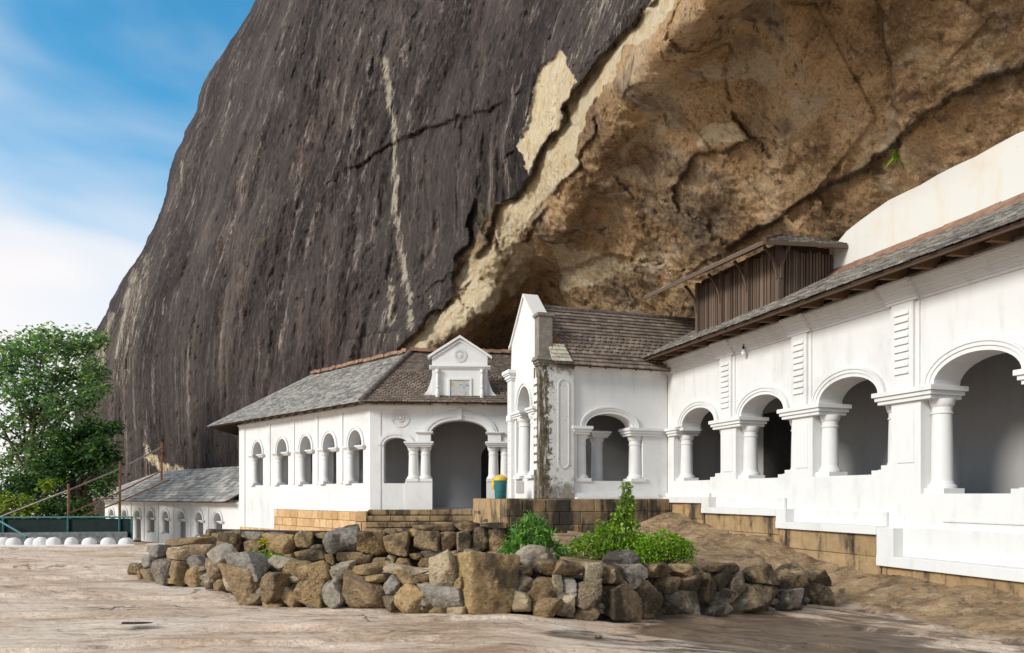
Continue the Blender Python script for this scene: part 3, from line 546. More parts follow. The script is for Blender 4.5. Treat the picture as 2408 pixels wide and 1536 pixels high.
def tiles(m, poly, e, course, tw, th=.025, scale_rows=None, jit=.012, seed=1, sag=.0):
    """courses of loose overlapping tiles over a flat convex outline; e runs along the eave"""
    R = random.Random(seed); o = poly[0]; e = e.normalized(); nrm = Vector((0, 0, 0))
    for i in range(1, len(poly) - 1): nrm += (poly[i] - o).cross(poly[i + 1] - o)
    nrm.normalize()
    if nrm.z < 0: nrm = -nrm
    e = (e - nrm * e.dot(nrm)).normalized(); up = nrm.cross(e)
    if up.z < 0: up = -up
    p2 = [((p - o).dot(e), (p - o).dot(up)) for p in poly]
    ar = sum(p2[i][0] * p2[(i + 1) % len(p2)][1] - p2[(i + 1) % len(p2)][0] * p2[i][1] for i in range(len(p2)))
    if ar < 0: p2 = p2[::-1]
    s0, s1 = min(p[0] for p in p2), max(p[0] for p in p2); t0, t1 = min(p[1] for p in p2), max(p[1] for p in p2)
    k = 0; t = t0 - .05
    while t < t1:
        s = s0 - tw * (k % 2) * .5 - R.random() * .02; sc = scale_rows and scale_rows[0] <= k < scale_rows[1]
        while s < s1:
            g = .006 + R.random() * .008; dt = R.uniform(-jit, jit); dl = R.uniform(0, .012); tl = course * 1.45; a, b = t + dt, t + dt + tl; sk = R.uniform(-jit, jit) * .6
            if sc: q = [(s + g, a + course * .33), (s + tw * .28, a), (s + tw * .72, a), (s + tw - g, a + course * .33), (s + tw - g, b), (s + g, b)]
            else: q = [(s + g, a + sk), (s + tw - g, a - sk), (s + tw - g, b), (s + g, b)]
            for i in range(len(p2)):
                (x0, y0), (x1, y1) = p2[i], p2[(i + 1) % len(p2)]; ax = (-(y1 - y0), x1 - x0); lim = ax[0] * x0 + ax[1] * y0
                if i_is_eave(p2, i, t0): lim -= .06 * math.hypot(*ax)
                q = clip(q, ax, lim, False)
                if len(q) < 3: break
            if len(q) >= 3:
                sgf = sag * math.sin(s * .9) * math.sin((t - t0) / (t1 - t0 + .01) * 3.1)
                top = [o + e * x + up * y + nrm * (th * (1.9 - 1.5 * (y - a) / tl) + dl + sgf) for x, y in q]; bot = [p - nrm * th for p in top]
                nn = len(q); m.add(top + bot, [list(range(nn))] + [(i, nn + i, nn + (i + 1) % nn, (i + 1) % nn) for i in range(nn)])
            s += tw * R.uniform(.94, 1.06)
        t += course; k += 1
def i_is_eave(p2, i, t0): return abs(p2[i][1] - t0) < .02 and abs(p2[(i + 1) % len(p2)][1] - t0) < .02
def slab(m, poly, th):
    nrm = (poly[1] - poly[0]).cross(poly[2] - poly[0]).normalized()
    if nrm.z < 0: nrm = -nrm
    m.prism([p - nrm * th for p in poly], [p - nrm * .012 for p in poly])
def blocks(m, fr, u0, u1, d, z0, z1, rows, w, seed=1, depth=.3, gap=.012, vary=.3, dj=.02):
    """courses of squared stone blocks with open joints, front face at d"""
    R = random.Random(seed); h = (z1 - z0) / rows
    for k in range(rows):
        u = u0 - (w * .5 if k % 2 else 0)
        while u < u1:
            ww = w * R.uniform(1 - vary, 1 + vary); a, b = max(u, u0), min(u + ww, u1)
            if b - a > .06:
                dd = d + R.uniform(-dj, dj); za, zb = z0 + k * h + gap / 2, z0 + (k + 1) * h - gap / 2; e = .02; j = lambda: R.uniform(-.008, .008)
                back = [fr(a + gap / 2, d - depth, za), fr(b - gap / 2, d - depth, za), fr(b - gap / 2, d - depth, zb), fr(a + gap / 2, d - depth, zb)]
                mid = [fr(a + gap / 2, dd - e, za), fr(b - gap / 2, dd - e, za), fr(b - gap / 2, dd - e, zb), fr(a + gap / 2, dd - e, zb)]
                fro = [fr(a + gap / 2 + e + j(), dd + j(), za + e), fr(b - gap / 2 - e + j(), dd + j(), za + e), fr(b - gap / 2 - e, dd + j(), zb - e + j()), fr(a + gap / 2 + e, dd + j(), zb - e + j())]
                m.add(back + mid + fro, [(8, 9, 10, 11)] + [(i, (i + 1) % 4, 4 + (i + 1) % 4, 4 + i) for i in range(4)] + [(4 + i, 4 + (i + 1) % 4, 8 + (i + 1) % 4, 8 + i) for i in range(4)] + [(3, 2, 1, 0)])
            u += ww
def ridge_cap(m, p, q, r, seg=.42, n=8):
    """half round ridge tiles, each lapped over the next"""
    p = Vector(p); q = Vector(q); L = (q - p).length; k = max(1, int(L / seg)); ax = (q - p) / L
    for i in range(k): m.tube(p + ax * (L * i / k - .03), p + ax * (L * (i + 1) / k), r * 1.08, r * .96, n)
# ------------------------------------------------------------------ long arcaded gallery (right)
G = Fr((5.94, 27.6), (.3149, -.9491), (-.9491, -.3149))
gal = empty('arcaded_gallery', G(8, 0, -1.7), 'long white gallery with slate roof and five arched bays along the stepped white ledge', 'building')
UEND = 19.2; AC = [2.1, 5.62, 9.11, 12.75, 16.35]; PC = [3.86, 7.38, 10.93, 14.55, 18.2]; HALF = 1.02
w = MB(); edges = [.35] + PC
bays = []
for i, c in enumerate(AC):
    l = (PC[i - 1] if i else .2) + (.42 if i else .25); r = PC[i] - .42; bays.append((l, r, .5 if i < 3 else .02))
w.box(G, .0, 10.9, -.75, 0, -.5, .5); w.box(G, 10.9, UEND, -.75, 0, -2.9, .02)
e = 0.0
for l, r, s in bays:
    if e < 10.9 < l: w.box(G, e, 10.9, -.75, 0, .5, 2.36); e = 10.9
    w.box(G, e, l, -.75, 0, s, 2.36); e = r
w.box(G, e, UEND, -.75, 0, .02, 2.36)
arch_wall(w, G, 0, UEND, 2.36, 5.2, 0, -.75, [(c - HALF, c + HALF, 2.36, 2.5, .57) for c in AC])
for i, c in enumerate(AC):                               # small steps in the sill beside the plinths
    l, r, s = bays[i]; w.box(G, r - .62, r, -.75, -.003, s, s + .10); w.box(G, r - .32, r, -.75, -.004, s + .10, s + .22)
build('wall', w, white, gal)
lw = MB(); lw.box(G, 3.0, 10.9, -.7, .012, -2.6, -.5); build('base_wall', lw, white_low, gal)
for i, c in enumerate(AC):
    m = MB(); mould(m, G, c - HALF, c + HALF, 2.5, .57, [(.0, .10, .045), (.10, .19, .075), (.19, .24, .10)]); build('arch_moulding', m, white, gal, 30)
for i, c in enumerate([.12] + PC):
    m = MB()
    if i: abacus(m, G, c - .76, c + .76, -.86, .09, 2.2, 2.5)
    else: abacus(m, G, .12, .78, -.86, .09, 2.2, 2.5)
    build('abacus', m, white, gal, bevel=.008)
    for sgn in ((-1, 1) if i else (1,)):
        bay = i - 1 if sgn < 0 else i
        if bay >= len(bays): continue
        z = bays[bay][2]; column(G, c + sgn * (.62 if i else .55), -.42, z + .02, 2.2, .225, gal, white)
    if i:
        m = MB().box(G, c - .31, c + .31, -.02, .12, 2.5, 4.55).box(G, c - .42, c - .311, -.02, .05, 2.5, 4.55).box(G, c + .311, c + .42, -.02, .05, 2.5, 4.55)
        pl = build('pilaster', m, white, gal, bevel=.006)
        m = MB()
        for k in range(9):
            z = 2.86 + k * .175; m.along(G, [(.115, z), (.165, z), (.160, z + .025), (.122, z + .13), (.115, z + .13)], c - .2, c + .2)
        build('louvre_panel', m, white, pl)
        m = MB().box(G, c - .24, c + .24, -.02, .022, .75 if i < 4 else .2, 2.02); build('pier_panel', m, white, gal, bevel=.012)
rows = [(.07, .05), (.05, .09), (.10, .14), (.05, .19), (.09, .24), (.05, .30), (.06, .34)]
m = MB(); m.along(G, steps_prof(0, 4.55, rows), .0, UEND)
for c in PC: m.along(G, steps_prof(.1, 4.551, rows), c - .44, c + .44)
build('cornice', m, white, gal)
# stepped white ledge along the foot and the tan blocks under it
m = MB(); seg = [(.0, 2.9, -.30, -.10), (2.9, 6.75, -.63, -.43), (6.75, 10.45, -.98, -.78), (10.45, 14.1, -1.72, -1.47), (14.1, UEND, -2.30, -2.05)]
for k, (a, b, z0, z1) in enumerate(seg):
    m.box(G, a, b, .014, .42, z0, z1)
    m.box(G, a, b, .013, .10, z1, seg[k - 1][3] + .001 if k else z1 + .15)
    if k: m.box(G, a, a + (.42 if k < 3 else .5), .0135, .405, z1 - .002, seg[k - 1][3] + (.02 if k < 3 else -.02))
build('ledge', m, white_low, gal, bevel=.012)
m = MB(); p = [(11.85, -.62), (14.6, -.62), (14.6, -.52), (11.75, -.52)]
m.box(G, 11.95, 18, -.02, .03, -.62, -.56); m.box(G, 11.95, 18, -.02, .03, -1.22, -1.16); build('dado_panel', m, white_low, gal, bevel=.01)
m = MB()
for k, (a, b, z0, z1) in enumerate(seg): blocks(m, G, a + .05, b + .0, .30, z0 - 1.1, z0 - .005, 2, 1.05, 20 + k, .5, .006, .45, .03)
build('foundation', m, tan_block, gal)
# rooms behind the arches
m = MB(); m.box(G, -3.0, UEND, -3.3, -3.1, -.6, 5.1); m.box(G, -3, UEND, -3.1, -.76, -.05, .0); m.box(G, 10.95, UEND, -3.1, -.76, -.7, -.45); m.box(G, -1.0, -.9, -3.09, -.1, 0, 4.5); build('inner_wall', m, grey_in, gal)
m = MB(); m.box(G, -.6, UEND, -3.1, -.76, 4.2, 4.4); build('inner_ceiling', m, dark_wood, gal)
m = MB(); arch_wall(m, G, 5.35, 6.9, 0, 3.2, -3.02, -3.098, [(5.5, 6.75, 0, 2.1, .5)]); build('inner_door', MB().box(G, 1.7, 3.3, -3.09, -3.05, 0, 3.0), black_m, gal)
m = MB().box(G, 13.0, 17, -2.2, -1.6, -.44, -.02); build('inner_bench', m, dark_wood, gal)
# roof
EV, TOP = (1.12, 5.10), (-2.85, 7.05)
poly = [G(-3.2, *EV), G(UEND, *EV), G(UEND, *TOP), G(-3.2, *TOP)]
m = MB(); tiles(m, poly, G.a, .17, .20, .03, seed=3, jit=.022, sag=.02); build('roof', m, old_tile, gal, recalc=False)
m = MB(); slab(m, poly, .05); build('roof_deck', m, dark_wood, gal)
m = MB(); m.bar(G(-.85, 1.07, 5.04), G(UEND, 1.07, 5.04), .035, .09); build('eave_board', m, dark_wood, gal)
for k in range(22):
    u = -.3 + k * .88; m = MB()
    m.prism([G(u - .06, d, z) for d, z in ((.98, 5.11), (.98, 4.98), (.36, 5.02), (.1, 5.50))], [G(u + .06, d, z) for d, z in ((.98, 5.11), (.98, 4.98), (.36, 5.02), (.1, 5.50))]); build('rafter', m, rafter_wood, gal)
m = MB(); R = random.Random(4); u = 5.5
while u < UEND: m.prism([G(u, d, z) for d, z in ((-2.55, 6.93), (-2.87, 7.10), (-2.87, 7.27), (-2.55, 7.00))], [G(u + .8, d, z) for d, z in ((-2.55, 6.93), (-2.87, 7.10), (-2.87, 7.27 + R.uniform(-.03, .03)), (-2.55, 7.0))]); u += .8
build('roof_flashing', m, terracotta, gal)
m = MB(); tp = [(5.45 + k * .55, 8.74 - .75 * math.exp(-k / 2.2) + .02 * math.sin(k * .7) + .025 * math.sin(k * 1.9)) for k in range(26)]; m.across(G, [(5.45, 6.6), (tp[-1][0], 6.6)] + tp[::-1], -3.25, -2.87); build('upper_wall', m, cream, gal)
# wooden slatted dormer under the rock
dor = MB().box(G, .95, 5.35, -2.8, -.86, 5.9, 7.95); dm = build('dormer', dor, dark_wood, gal)
m = MB(); R = random.Random(8)
u = 1.0
while u < 5.42: a = R.uniform(.05, .085); m.box(G, u, u + a, -.80 + R.uniform(-.03, .02), -.74 + R.uniform(-.02, .03), 5.72, 7.72 + R.uniform(-.05, .05)); u += a + R.uniform(.02, .05)
d = -.85
while d > -2.8: a = R.uniform(.05, .08); m.box(G, 5.42 + R.uniform(-.02, .01), 5.49 + R.uniform(-.02, .02), d - a, d, 5.75, 7.70 + R.uniform(-.06, .06)); d -= a + R.uniform(.025, .06)
build('slats', m, slat_wood, dm)
for u, d in ((5.47, -.74), (4.0, -.70), (2.5, -.70), (1.0, -.70)):
    m = MB().box(G, u - .07, u + .07, d - .08, d + .08, 5.7, 7.85); post = build('post', m, slat_wood, dm)
    dirs = [(0, 1)] + ([(1, 0)] if u > 5 else [])
    for du, dd in dirs:
        m = MB(); pts = [(.07, 6.75), (.10, 7.0), (.20, 7.28), (.36, 7.52), (.56, 7.70)]
        for (a, z), (b, y) in zip(pts[:-1], pts[1:]): m.bar(G(u + du * a, d + dd * a, z), G(u + du * b, d + dd * b, y), .07, .09)
        build('bracket', m, slat_wood, dm)
rp = [[G(-1.35, .25, 7.86), G(6.05, .25, 7.64), G(4.7, -1.45, 8.42), G(-1.35, -1.45, 8.64)], [G(6.05, .25, 7.64), G(6.05, -2.86, 7.86), G(4.7, -2.86, 8.5), G(4.7, -1.45, 8.42)]]
m = MB(); tiles(m, rp[0], G.a, .17, .22, .03, seed=5); tiles(m, rp[1], G.b, .17, .22, .03, seed=6); ro = build('dormer_roof', m, old_tile, dm, recalc=False)
m = MB(); slab(m, rp[0], .05)
a = rp[1]; m.prism([p - Vector((0, 0, .07)) for p in a], [p - Vector((0, 0, .02)) for p in a]); build('roof_boards', m, dark_wood, dm)
m = MB(); m.bar(G(-1.35, .27, 7.81), G(6.05, .27, 7.59), .04, .12); m.bar(G(6.07, .25, 7.59), G(6.07, -2.86, 7.80), .04, .12); ridge_cap(m, rp[0][1] + Vector((0, 0, .05)), rp[0][2] + Vector((0, 0, .06)), .07); build('eave_trim', m, slat_wood, dm)
# ------------------------------------------------------------------ gabled wing (middle)
Wf = Fr((5.94, 27.6), (-.9491, -.3149), (.3149, -.9491)); WL = 5.25
gp = Wf(WL, 0, 0); Gb = Fr((gp.x, gp.y), (-.3149, .9491), (-.9491, -.3149))
STAIN_U = Wf(4.97, .3, 0).dot(Vector((.949, .315, 0))); stained = m_stained()
wing = empty('gabled_wing', Wf(3, -1.6, -.15), 'white gabled wing with brown tiled roof and a moss stained buttress at its corner', 'building')
w = MB(); w.box(Wf, 0.013, WL, -.55, -.01, -.15, .5)
w.box(Wf, .013, 1.05, -.55, -.01, .5, 2.36); w.box(Wf, 3.75, WL - .5, -.55, -.01, .5, 2.36)
arch_wall(w, Wf, .013, WL - .5, 2.36, 4.9, -.01, -.55, [(1.5, 3.4, 2.36, 2.5, .5)]); build('wall', w, white, wing)
m = MB(); mould(m, Wf, 1.5, 3.4, 2.5, .5, [(.0, .12, .04), (.12, .20, .07), (.20, .25, .095)], -.01); build('arch_moulding', m, white, wing, 30)
for u0, u1, uc in ((.45, 1.62, 1.25), (3.28, 3.9, 3.52)):
    m = MB(); abacus(m, Wf, u0, u1, -.62, .09, 2.2, 2.5); build('abacus', m, white, wing, bevel=.008)
    column(Wf, uc, -.28, .5, 2.2, .23, wing, white)
column(Wf, 2.25, -1.5, .3, 2.2, .23, wing, white); m = MB(); abacus(m, Wf, 1.95, 2.6, -1.85, -1.15, 2.2, 2.45); build('abacus', m, white, wing)
m = MB(); m.along(Wf, steps_prof(-.01, 4.45, [(.06, .05), (.08, .09), (.05, .14), (.08, .18)]), 0.35, WL - 1.35); build('cornice', m, white, wing)
m = MB().box(Wf, .42, 3.9, .0, .36, -.30, -.10).box(Wf, .42, 3.9, .0, .08, -.10, .06); build('ledge', m, white_low, wing, bevel=.012)
# buttress at the corner, dark with moss down one side
m = MB().box(Wf, 3.92, WL + .012, -.5, .12, -.15, 4.62); bu = build('buttress', m, stained, wing, bevel=.012)
m = MB(); uc = 4.34; ro_, ri = .22, .19
def stadium(r, za, zb): return [(uc + r * math.cos(t), zb + r * math.sin(t)) for t in np.linspace(0, math.pi, 13)] + [(uc - r * math.cos(t), za - r * math.sin(t)) for t in np.linspace(0, math.pi, 13)]
A, B = stadium(ro_, 1.15, 3.95), stadium(ri, 1.15, 3.95)
for i in range(len(A)):
    j = (i + 1) % len(A); m.prism([Wf(x[0], .10, x[1]) for x in (A[i], A[j], B[j], B[i])], [Wf(x[0], .145, x[1]) for x in (A[i], A[j], B[j], B[i])])
build('buttress_panel', m, stained, bu)
m = MB()
for z0, z1, e in ((4.62, 4.70, .05), (4.70, 4.80, .10), (4.80, 4.86, .17), (4.86, 4.95, .13)): m.box(Wf, 4.50 - e, WL + .01 + e, -.30, .12 + e, z0, z1)
build('buttress_cap', m, stained, bu, bevel=.008)
m = MB().box(Wf, 4.72, WL + .0, -.42, .02, 4.95, 6.42); build('buttress_block', m, stained, bu, bevel=.012)
m = MB().box(Wf, 4.66, WL + .06, -.48, .08, 6.42, 6.54); build('block_cap', m, stained, bu, bevel=.01)
# gable end
w = MB(); w.box(Gb, .0, 3.2, -.5, -.01, -.15, .6); w.box(Gb, .03, .62, -.5, -.01, .6, 2.95); w.box(Gb, 2.55, 3.2, -.5, -.01, .6, 2.95)
arch_wall(w, Gb, .03, 3.2, 2.95, 4.95, -.01, -.5, [(.85, 2.3, 2.95, 3.25, .85)])
w.across(Gb, [(.42, 4.95), (3.2, 4.95), (3.1, 5.95), (1.6, 7.50), (.42, 6.35)], -.5, -.01); build('gable_wall', w, white, wing)
m = MB(); mould(m, Gb, .85, 2.3, 3.25, .85, [(.0, .10, .04), (.10, .20, .08)], -.01); build('arch_moulding', m, white, wing, 30)
for v0, v1, vc in ((1.75, 2.75, 2.12), (.3, .95, .80)):
    m = MB(); abacus(m, Gb, v0, v1, -.56, .07, 2.95, 3.2); build('abacus', m, white, wing, bevel=.008); column(Gb, vc, -.24, .62, 2.95, .27, wing, white)
m = MB(); m.box(Gb, 1.6, 2.5, -.02, .01, .05, .5); build('dado_panel', m, grey_in, wing)
m = MB().box(Gb, 2.72, 3.2, -.02, .14, -.15, 4.5)
for z0, z1, e in ((4.5, 4.58, .04), (4.58, 4.70, .09), (4.70, 4.76, .14), (4.76, 4.9, .18)): m.box(Gb, 2.72 - e, 3.2 + e, -.03, .14 + e, z0, z1)
for k in range(11): z = .9 + k * .31; m.box(Gb, 2.80, 3.12, .13, .155, z, z + .22)
m.box(Gb, 2.69, 3.23, -.02, .19, 2.9, 3.15); build('corner_pilaster', m, white, wing, bevel=.008)
m = MB(); R = random.Random(2)
for k in range(11): z = .9 + k * .31; m.box(Gb, .12, .42, -.02, .03, z, z + .22)
build('quoin_strip', m, white, wing)
m = MB()
def coping(m, fr, pts, d0, d1, h):
    for (ua, za), (ub, zb) in zip(pts[:-1], pts[1:]): m.prism([fr(ua, d0, za), fr(ub, d0, zb), fr(ub, d0, zb + h), fr(ua, d0, za + h)], [fr(ua, d1, za), fr(ub, d1, zb), fr(ub, d1, zb + h), fr(ua, d1, za + h)])
coping(m, Gb, [(.36, 6.36), (1.6, 7.50), (3.12, 5.93), (3.32, 5.80)], -.56, .06, .13); build('gable_coping', m, cream, wing, bevel=.01)
# wing roof
pf = [Wf(-4.2, .38, 4.66), Wf(WL - .48, .38, 4.66), Wf(WL - .48, -1.6, 7.12), Wf(-4.2, -1.6, 7.12)]; pb = [Wf(-4.2, -3.6, 4.66), Wf(WL - .48, -3.6, 4.66), Wf(WL - .48, -1.6, 7.12), Wf(-4.2, -1.6, 7.12)]
m = MB(); tiles(m, pf, Wf.a, .20, .24, .05, (4, 9), .006, 11); tiles(m, pb, Wf.a, .20, .24, .03, None, .012, 12); build('roof', m, brown_tile, wing, recalc=False)
m = MB(); slab(m, pf, .05); slab(m, pb, .05); build('roof_deck', m, dark_wood, wing)
m = MB(); ridge_cap(m, Wf(-4.2, -1.6, 7.17), Wf(WL - .5, -1.6, 7.17), .10, .45); build('ridge_cap', m, ridge_m, wing, 60)
pm = [Wf(WL - 1.12, .42, 4.70), Wf(WL - .35, .42, 4.70), Wf(WL - .40, -.12, 5.40), Wf(WL - 1.0, -.12, 5.40)]
m = MB(); tiles(m, [p + Vector((0, 0, .06)) for p in pm], Wf.a, .2, .24, .03, None, .01, 14); build('patched_tiles', m, m_tile('lichen_tile', ((0, (.38, .36, .28)), (1, (.55, .52, .42))), .4, (.40, .22, .10)), wing, recalc=False)
m = MB(); m.face([Wf(WL - .46, -.35, 5.75), Wf(WL - .95, -.28, 5.68), Wf(WL - .52, -1.0, 6.55)]); m = MB().prism([Wf(WL - .46, -.20, 5.52), Wf(WL - .95, -.20, 5.52), Wf(WL - .50, -1.1, 6.62)], [Wf(WL - .46, -.24, 5.70), Wf(WL - .95, -.24, 5.66), Wf(WL - .50, -1.14, 6.72)]); build('metal_flashing', m, rust, wing)
m = MB()
for k in range(6): u = .9 + k * .62; build('rafter', MB().bar(Wf(u, .36, 4.62), Wf(u, -.1, 5.18), .07, .09), rafter_wood, wing)
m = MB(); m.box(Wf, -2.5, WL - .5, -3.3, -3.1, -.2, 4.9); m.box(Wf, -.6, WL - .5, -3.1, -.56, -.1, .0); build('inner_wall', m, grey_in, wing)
m = MB(); m.box(Wf, -.6, WL - .5, -3.1, -.56, 4.0, 4.1); build('inner_ceiling', m, dark_wood, wing)
# terrace of dark squared blocks under the wing
ter = empty('stone_terrace', Wf(4, .8, -1.75), 'dark weathered block terrace carrying the gabled wing behind the bushes', 'terrace')
m = MB(); blocks(m, Wf, -.2, 6.2, .82, -1.95, -.17, 4, .85, 31, .6, .015); build('front_blocks', m, dark_block, ter)
m = MB(); blocks(m, Wf, 6.2, 6.78, .95, -1.95, -.14, 3, .9, 33, .75, .015, .1); build('corner_pier', m, dark_block, ter)
Te = Fr(tuple(Wf(6.78, .9, 0))[:2], (-.3149, .9491), (-.9491, -.3149)); m = MB(); blocks(m, Te, .2, 4.6, -.1, -1.95, -.17, 4, .8, 34, .5, .015); build('side_blocks', m, dark_block, ter)
m = MB().box(Wf, -.2, 6.7, -3.6, .75, -1.9, -.16); build('terrace_floor', m, tan_block, ter)
# ------------------------------------------------------------------ entrance building (left of the middle)
A0 = (-6.05, 31.0); Sf = Fr(A0, (-.693, .721), (-.721, -.693)); Ff = Fr(A0, (1, .05), (.05, -1))
ent = empty('entrance_building', Sf(5, -2, -1.75), 'white entrance building with hipped slate roof, pediment over its arch and five arched side windows', 'building')
SW = [1.25, 3.5, 5.72, 8.2, 11.05]; w = MB(); w.box(Sf, .0, 13.3, -.6, 0, -.75, .49); e = .0
for c in SW: w.box(Sf, e, c - .64, -.6, 0, .49, 2.05); e = c + .64
w.box(Sf, e, 13.3, -.6, 0, .49, 2.05)
arch_wall(w, Sf, 0, 13.3, 2.05, 4.05, 0, -.6, [(c - .56, c + .56, 2.05, 2.16, .68) for c in SW]); w.box(Sf, 9.1, 13.3, -.6, .0, -1.80, -.75)
w.box(Sf, 12.7, 13.3, -5.5, -.601, -2.4, 4.0); build('side_wall', w, white, ent)
m = MB()
for c in (SW[0] + SW[1]) / 2, (SW[1] + SW[2]) / 2, (SW[2] + SW[3]) / 2, (SW[3] + SW[4]) / 2: m.box(Sf, c - .12, c + .12, -.02, .05, .5, 3.7)
m.box(Sf, -.0, .35, -.02, .03, -.75, 3.7); m.box(Sf, 12.6, 13.32, -.02, .05, -1.8, 3.7); m.along(Sf, steps_prof(0, 3.7, [(.06, .05), (.06, .09), (.06, .14)]), -.1, 13.35); build('wall_strips', m, white, ent)
for c in SW:
    m = MB(); mould(m, Sf, c - .56, c + .56, 2.16, .68, [(0, .09, .035), (.09, .19, .065)]); build('arch_moulding', m, white, ent, 30)
    for sgn in (1, -1):
        m = MB(); abacus(m, Sf, *sorted((c + sgn * .80, c + sgn * .34)), -.5, .10, 1.98, 2.14); build('abacus', m, white, ent)
    column(Sf, c + .56, -.10, .5, 1.98, .17, ent, white)
# front
w = MB(); w.box(Ff, .0, .54, -.6, 0, -.75, 2.05); w.box(Ff, .54, 1.46, -.6, 0, -.75, .48); w.box(Ff, 1.46, 2.62, -.64, .05, -.66, .58); w.box(Ff, 4.96, 6.12, -.64, .05, -.66, .58); w.box(Ff, 6.12, 7.6, -.6, 0, -.75, 2.05)
arch_wall(w, Ff, 0, 7.6, 2.05, 4.0, 0, -.6, [(.54, 1.6, 2.05, 2.12, .33), (2.55, 5.02, 2.05, 2.63, .58)]); build('front_wall', w, white, ent)
for l, r, sp, rise, bd in ((.54, 1.6, 2.12, .33, [(0, .12, .04), (.12, .26, .07)]), (2.55, 5.02, 2.63, .58, [(0, .15, .05), (.15, .30, .09), (.30, .40, .06)])):
    m = MB(); mould(m, Ff, l, r, sp, rise, bd); build('arch_moulding', m, white, ent, 30)
m = MB().prism([Ff(u, -.02, z) for u, z in ((3.70, 3.22), (3.88, 3.22), (3.92, 3.70), (3.66, 3.70))], [Ff(u, .15, z) for u, z in ((3.70, 3.22), (3.88, 3.22), (3.92, 3.70), (3.66, 3.70))]); build('keystone', m, white, ent, bevel=.008)
for a, b, cs in ((1.52, 2.58, (1.80, 2.32)), (5.0, 6.06, (5.26, 5.78))):
    m = MB(); abacus(m, Ff, a, b, -.56, .12, 2.05, 2.28); s = b - .58 if a < 3 else a + .02; m.box(Ff, s, s + .56, -.5, .10, 2.28, 2.56); abacus(m, Ff, s, s + .56, -.5, .10, 2.56, 2.70); build('impost', m, white, ent, bevel=.008)
    for c in cs: column(Ff, c, -.22, .58, 2.05, .215, ent, white)
m = MB(); m.along(Ff, steps_prof(0, 3.66, [(.06, .05), (.06, .09), (.07, .14)]), -.05, 7.6); m.box(Ff, .0, .42, -.02, .035, -.66, 3.66); build('cornice', m, white, ent)
def rosette(fr, u, z, d, r, name, half=False, n=18):
    m = MB(); m.lathe(Fr(tuple(fr(u, d, 0))[:2], fr.a, fr.b), 0, 0, [(.001, 0), (.001, .001)], 4); m = MB()
    for rr, rw, pr in ((r, .07, .03), (r * .42, .06, .05), (r * .2, .2, .07)):
        for k in range(n):
            t0, t1 = 2 * math.pi * k / n, 2 * math.pi * (k + 1) / n
            q = [(u + x * math.cos(t), z + x * math.sin(t)) for x, t in ((rr, t0), (rr, t1), (max(rr - rw, 0.001), t1), (max(rr - rw, .001), t0))]; m.prism([fr(a, d - .01, b) for a, b in q], [fr(a, d + pr, b) for a, b in q])
    for k in range(n):
        if half and math.sin(2 * math.pi * (k + .5) / n) < -.2: continue
        t = 2 * math.pi * (k + .5) / n; q = [(u + x * math.cos(t + s), z + x * math.sin(t + s)) for x, s in ((r * .48, -.08), (r * .75, -.15), (r * .9, 0), (r * .75, .15), (r * .48, .08))]; m.prism([fr(a, d - .01, b) for a, b in q], [fr(a, d + .045, b) for a, b in q])
    return m
build('plaster_rosette', rosette(Ff, 1.25, 3.30, .0, .42, 'r', True), cream, ent)
# inside the porch
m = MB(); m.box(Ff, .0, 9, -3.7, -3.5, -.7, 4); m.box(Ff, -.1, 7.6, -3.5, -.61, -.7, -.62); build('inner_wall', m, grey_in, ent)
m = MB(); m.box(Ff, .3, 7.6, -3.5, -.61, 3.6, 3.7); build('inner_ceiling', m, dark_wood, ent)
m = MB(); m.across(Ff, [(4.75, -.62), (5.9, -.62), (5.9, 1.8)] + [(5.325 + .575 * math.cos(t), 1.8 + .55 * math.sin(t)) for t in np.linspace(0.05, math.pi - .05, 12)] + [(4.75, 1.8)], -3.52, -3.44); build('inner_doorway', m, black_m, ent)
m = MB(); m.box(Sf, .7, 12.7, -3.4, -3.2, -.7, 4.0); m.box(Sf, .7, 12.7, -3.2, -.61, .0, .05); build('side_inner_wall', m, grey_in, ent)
# pediment over the entrance
pe = MB(); pe.box(Ff, 2.62, 5.0, -.30, .14, 3.86, 5.40); pe.across(Ff, [(2.62, 5.52), (5.0, 5.52), (5.0, 5.95), (3.81, 6.72), (2.62, 5.95)], -.28, .12); pe.box(Ff, 2.20, 2.62, -.2, .08, 3.86, 4.25); pe.box(Ff, 5.0, 5.42, -.2, .08, 3.86, 4.25)
pe.across(Ff, [(2.62, 4.251), (2.62, 5.1), (2.52, 4.75), (2.40, 4.45), (2.22, 4.251)], -.15, .05); pe.across(Ff, [(5.0, 4.251), (5.40, 4.251), (5.22, 4.45), (5.1, 4.75), (5.0, 5.1)], -.15, .05)
pd = build('pediment', pe, white, ent, bevel=.01)
m = MB(); m.along(Ff, steps_prof(.12, 5.36, [(.05, .05), (.06, .10), (.06, .15)]), 2.50, 5.12); coping(m, Ff, [(2.44, 5.83), (3.81, 6.72), (5.18, 5.83)], -.34, .24, .11); coping(m, Ff, [(2.62, 5.80), (3.81, 6.58), (5.0, 5.80)], -.2, .18, .07); build('pediment_moulding', m, white, pd)
build('pediment_rosette', rosette(Ff, 3.81, 5.98, .12, .30, 'r'), white, pd)
for u in (2.86, 4.76):
    prof = [(.10, 3.95), (.10, 4.03), (.07, 4.06), (.06, 4.12), (.10, 4.25), (.105, 4.34), (.06, 4.50), (.05, 4.55), (.08, 4.58), (.08, 4.62), (.05, 4.66), (.075, 4.85), (.06, 5.1), (.05, 5.18), (.09, 5.22), (.09, 5.36)]
    m = MB().lathe(Ff, u, .24, prof, 16).box(Ff, u - .15, u + .15, .13, .38, 3.86, 3.96); build('baluster', m, white, pd, 40)
m = MB()
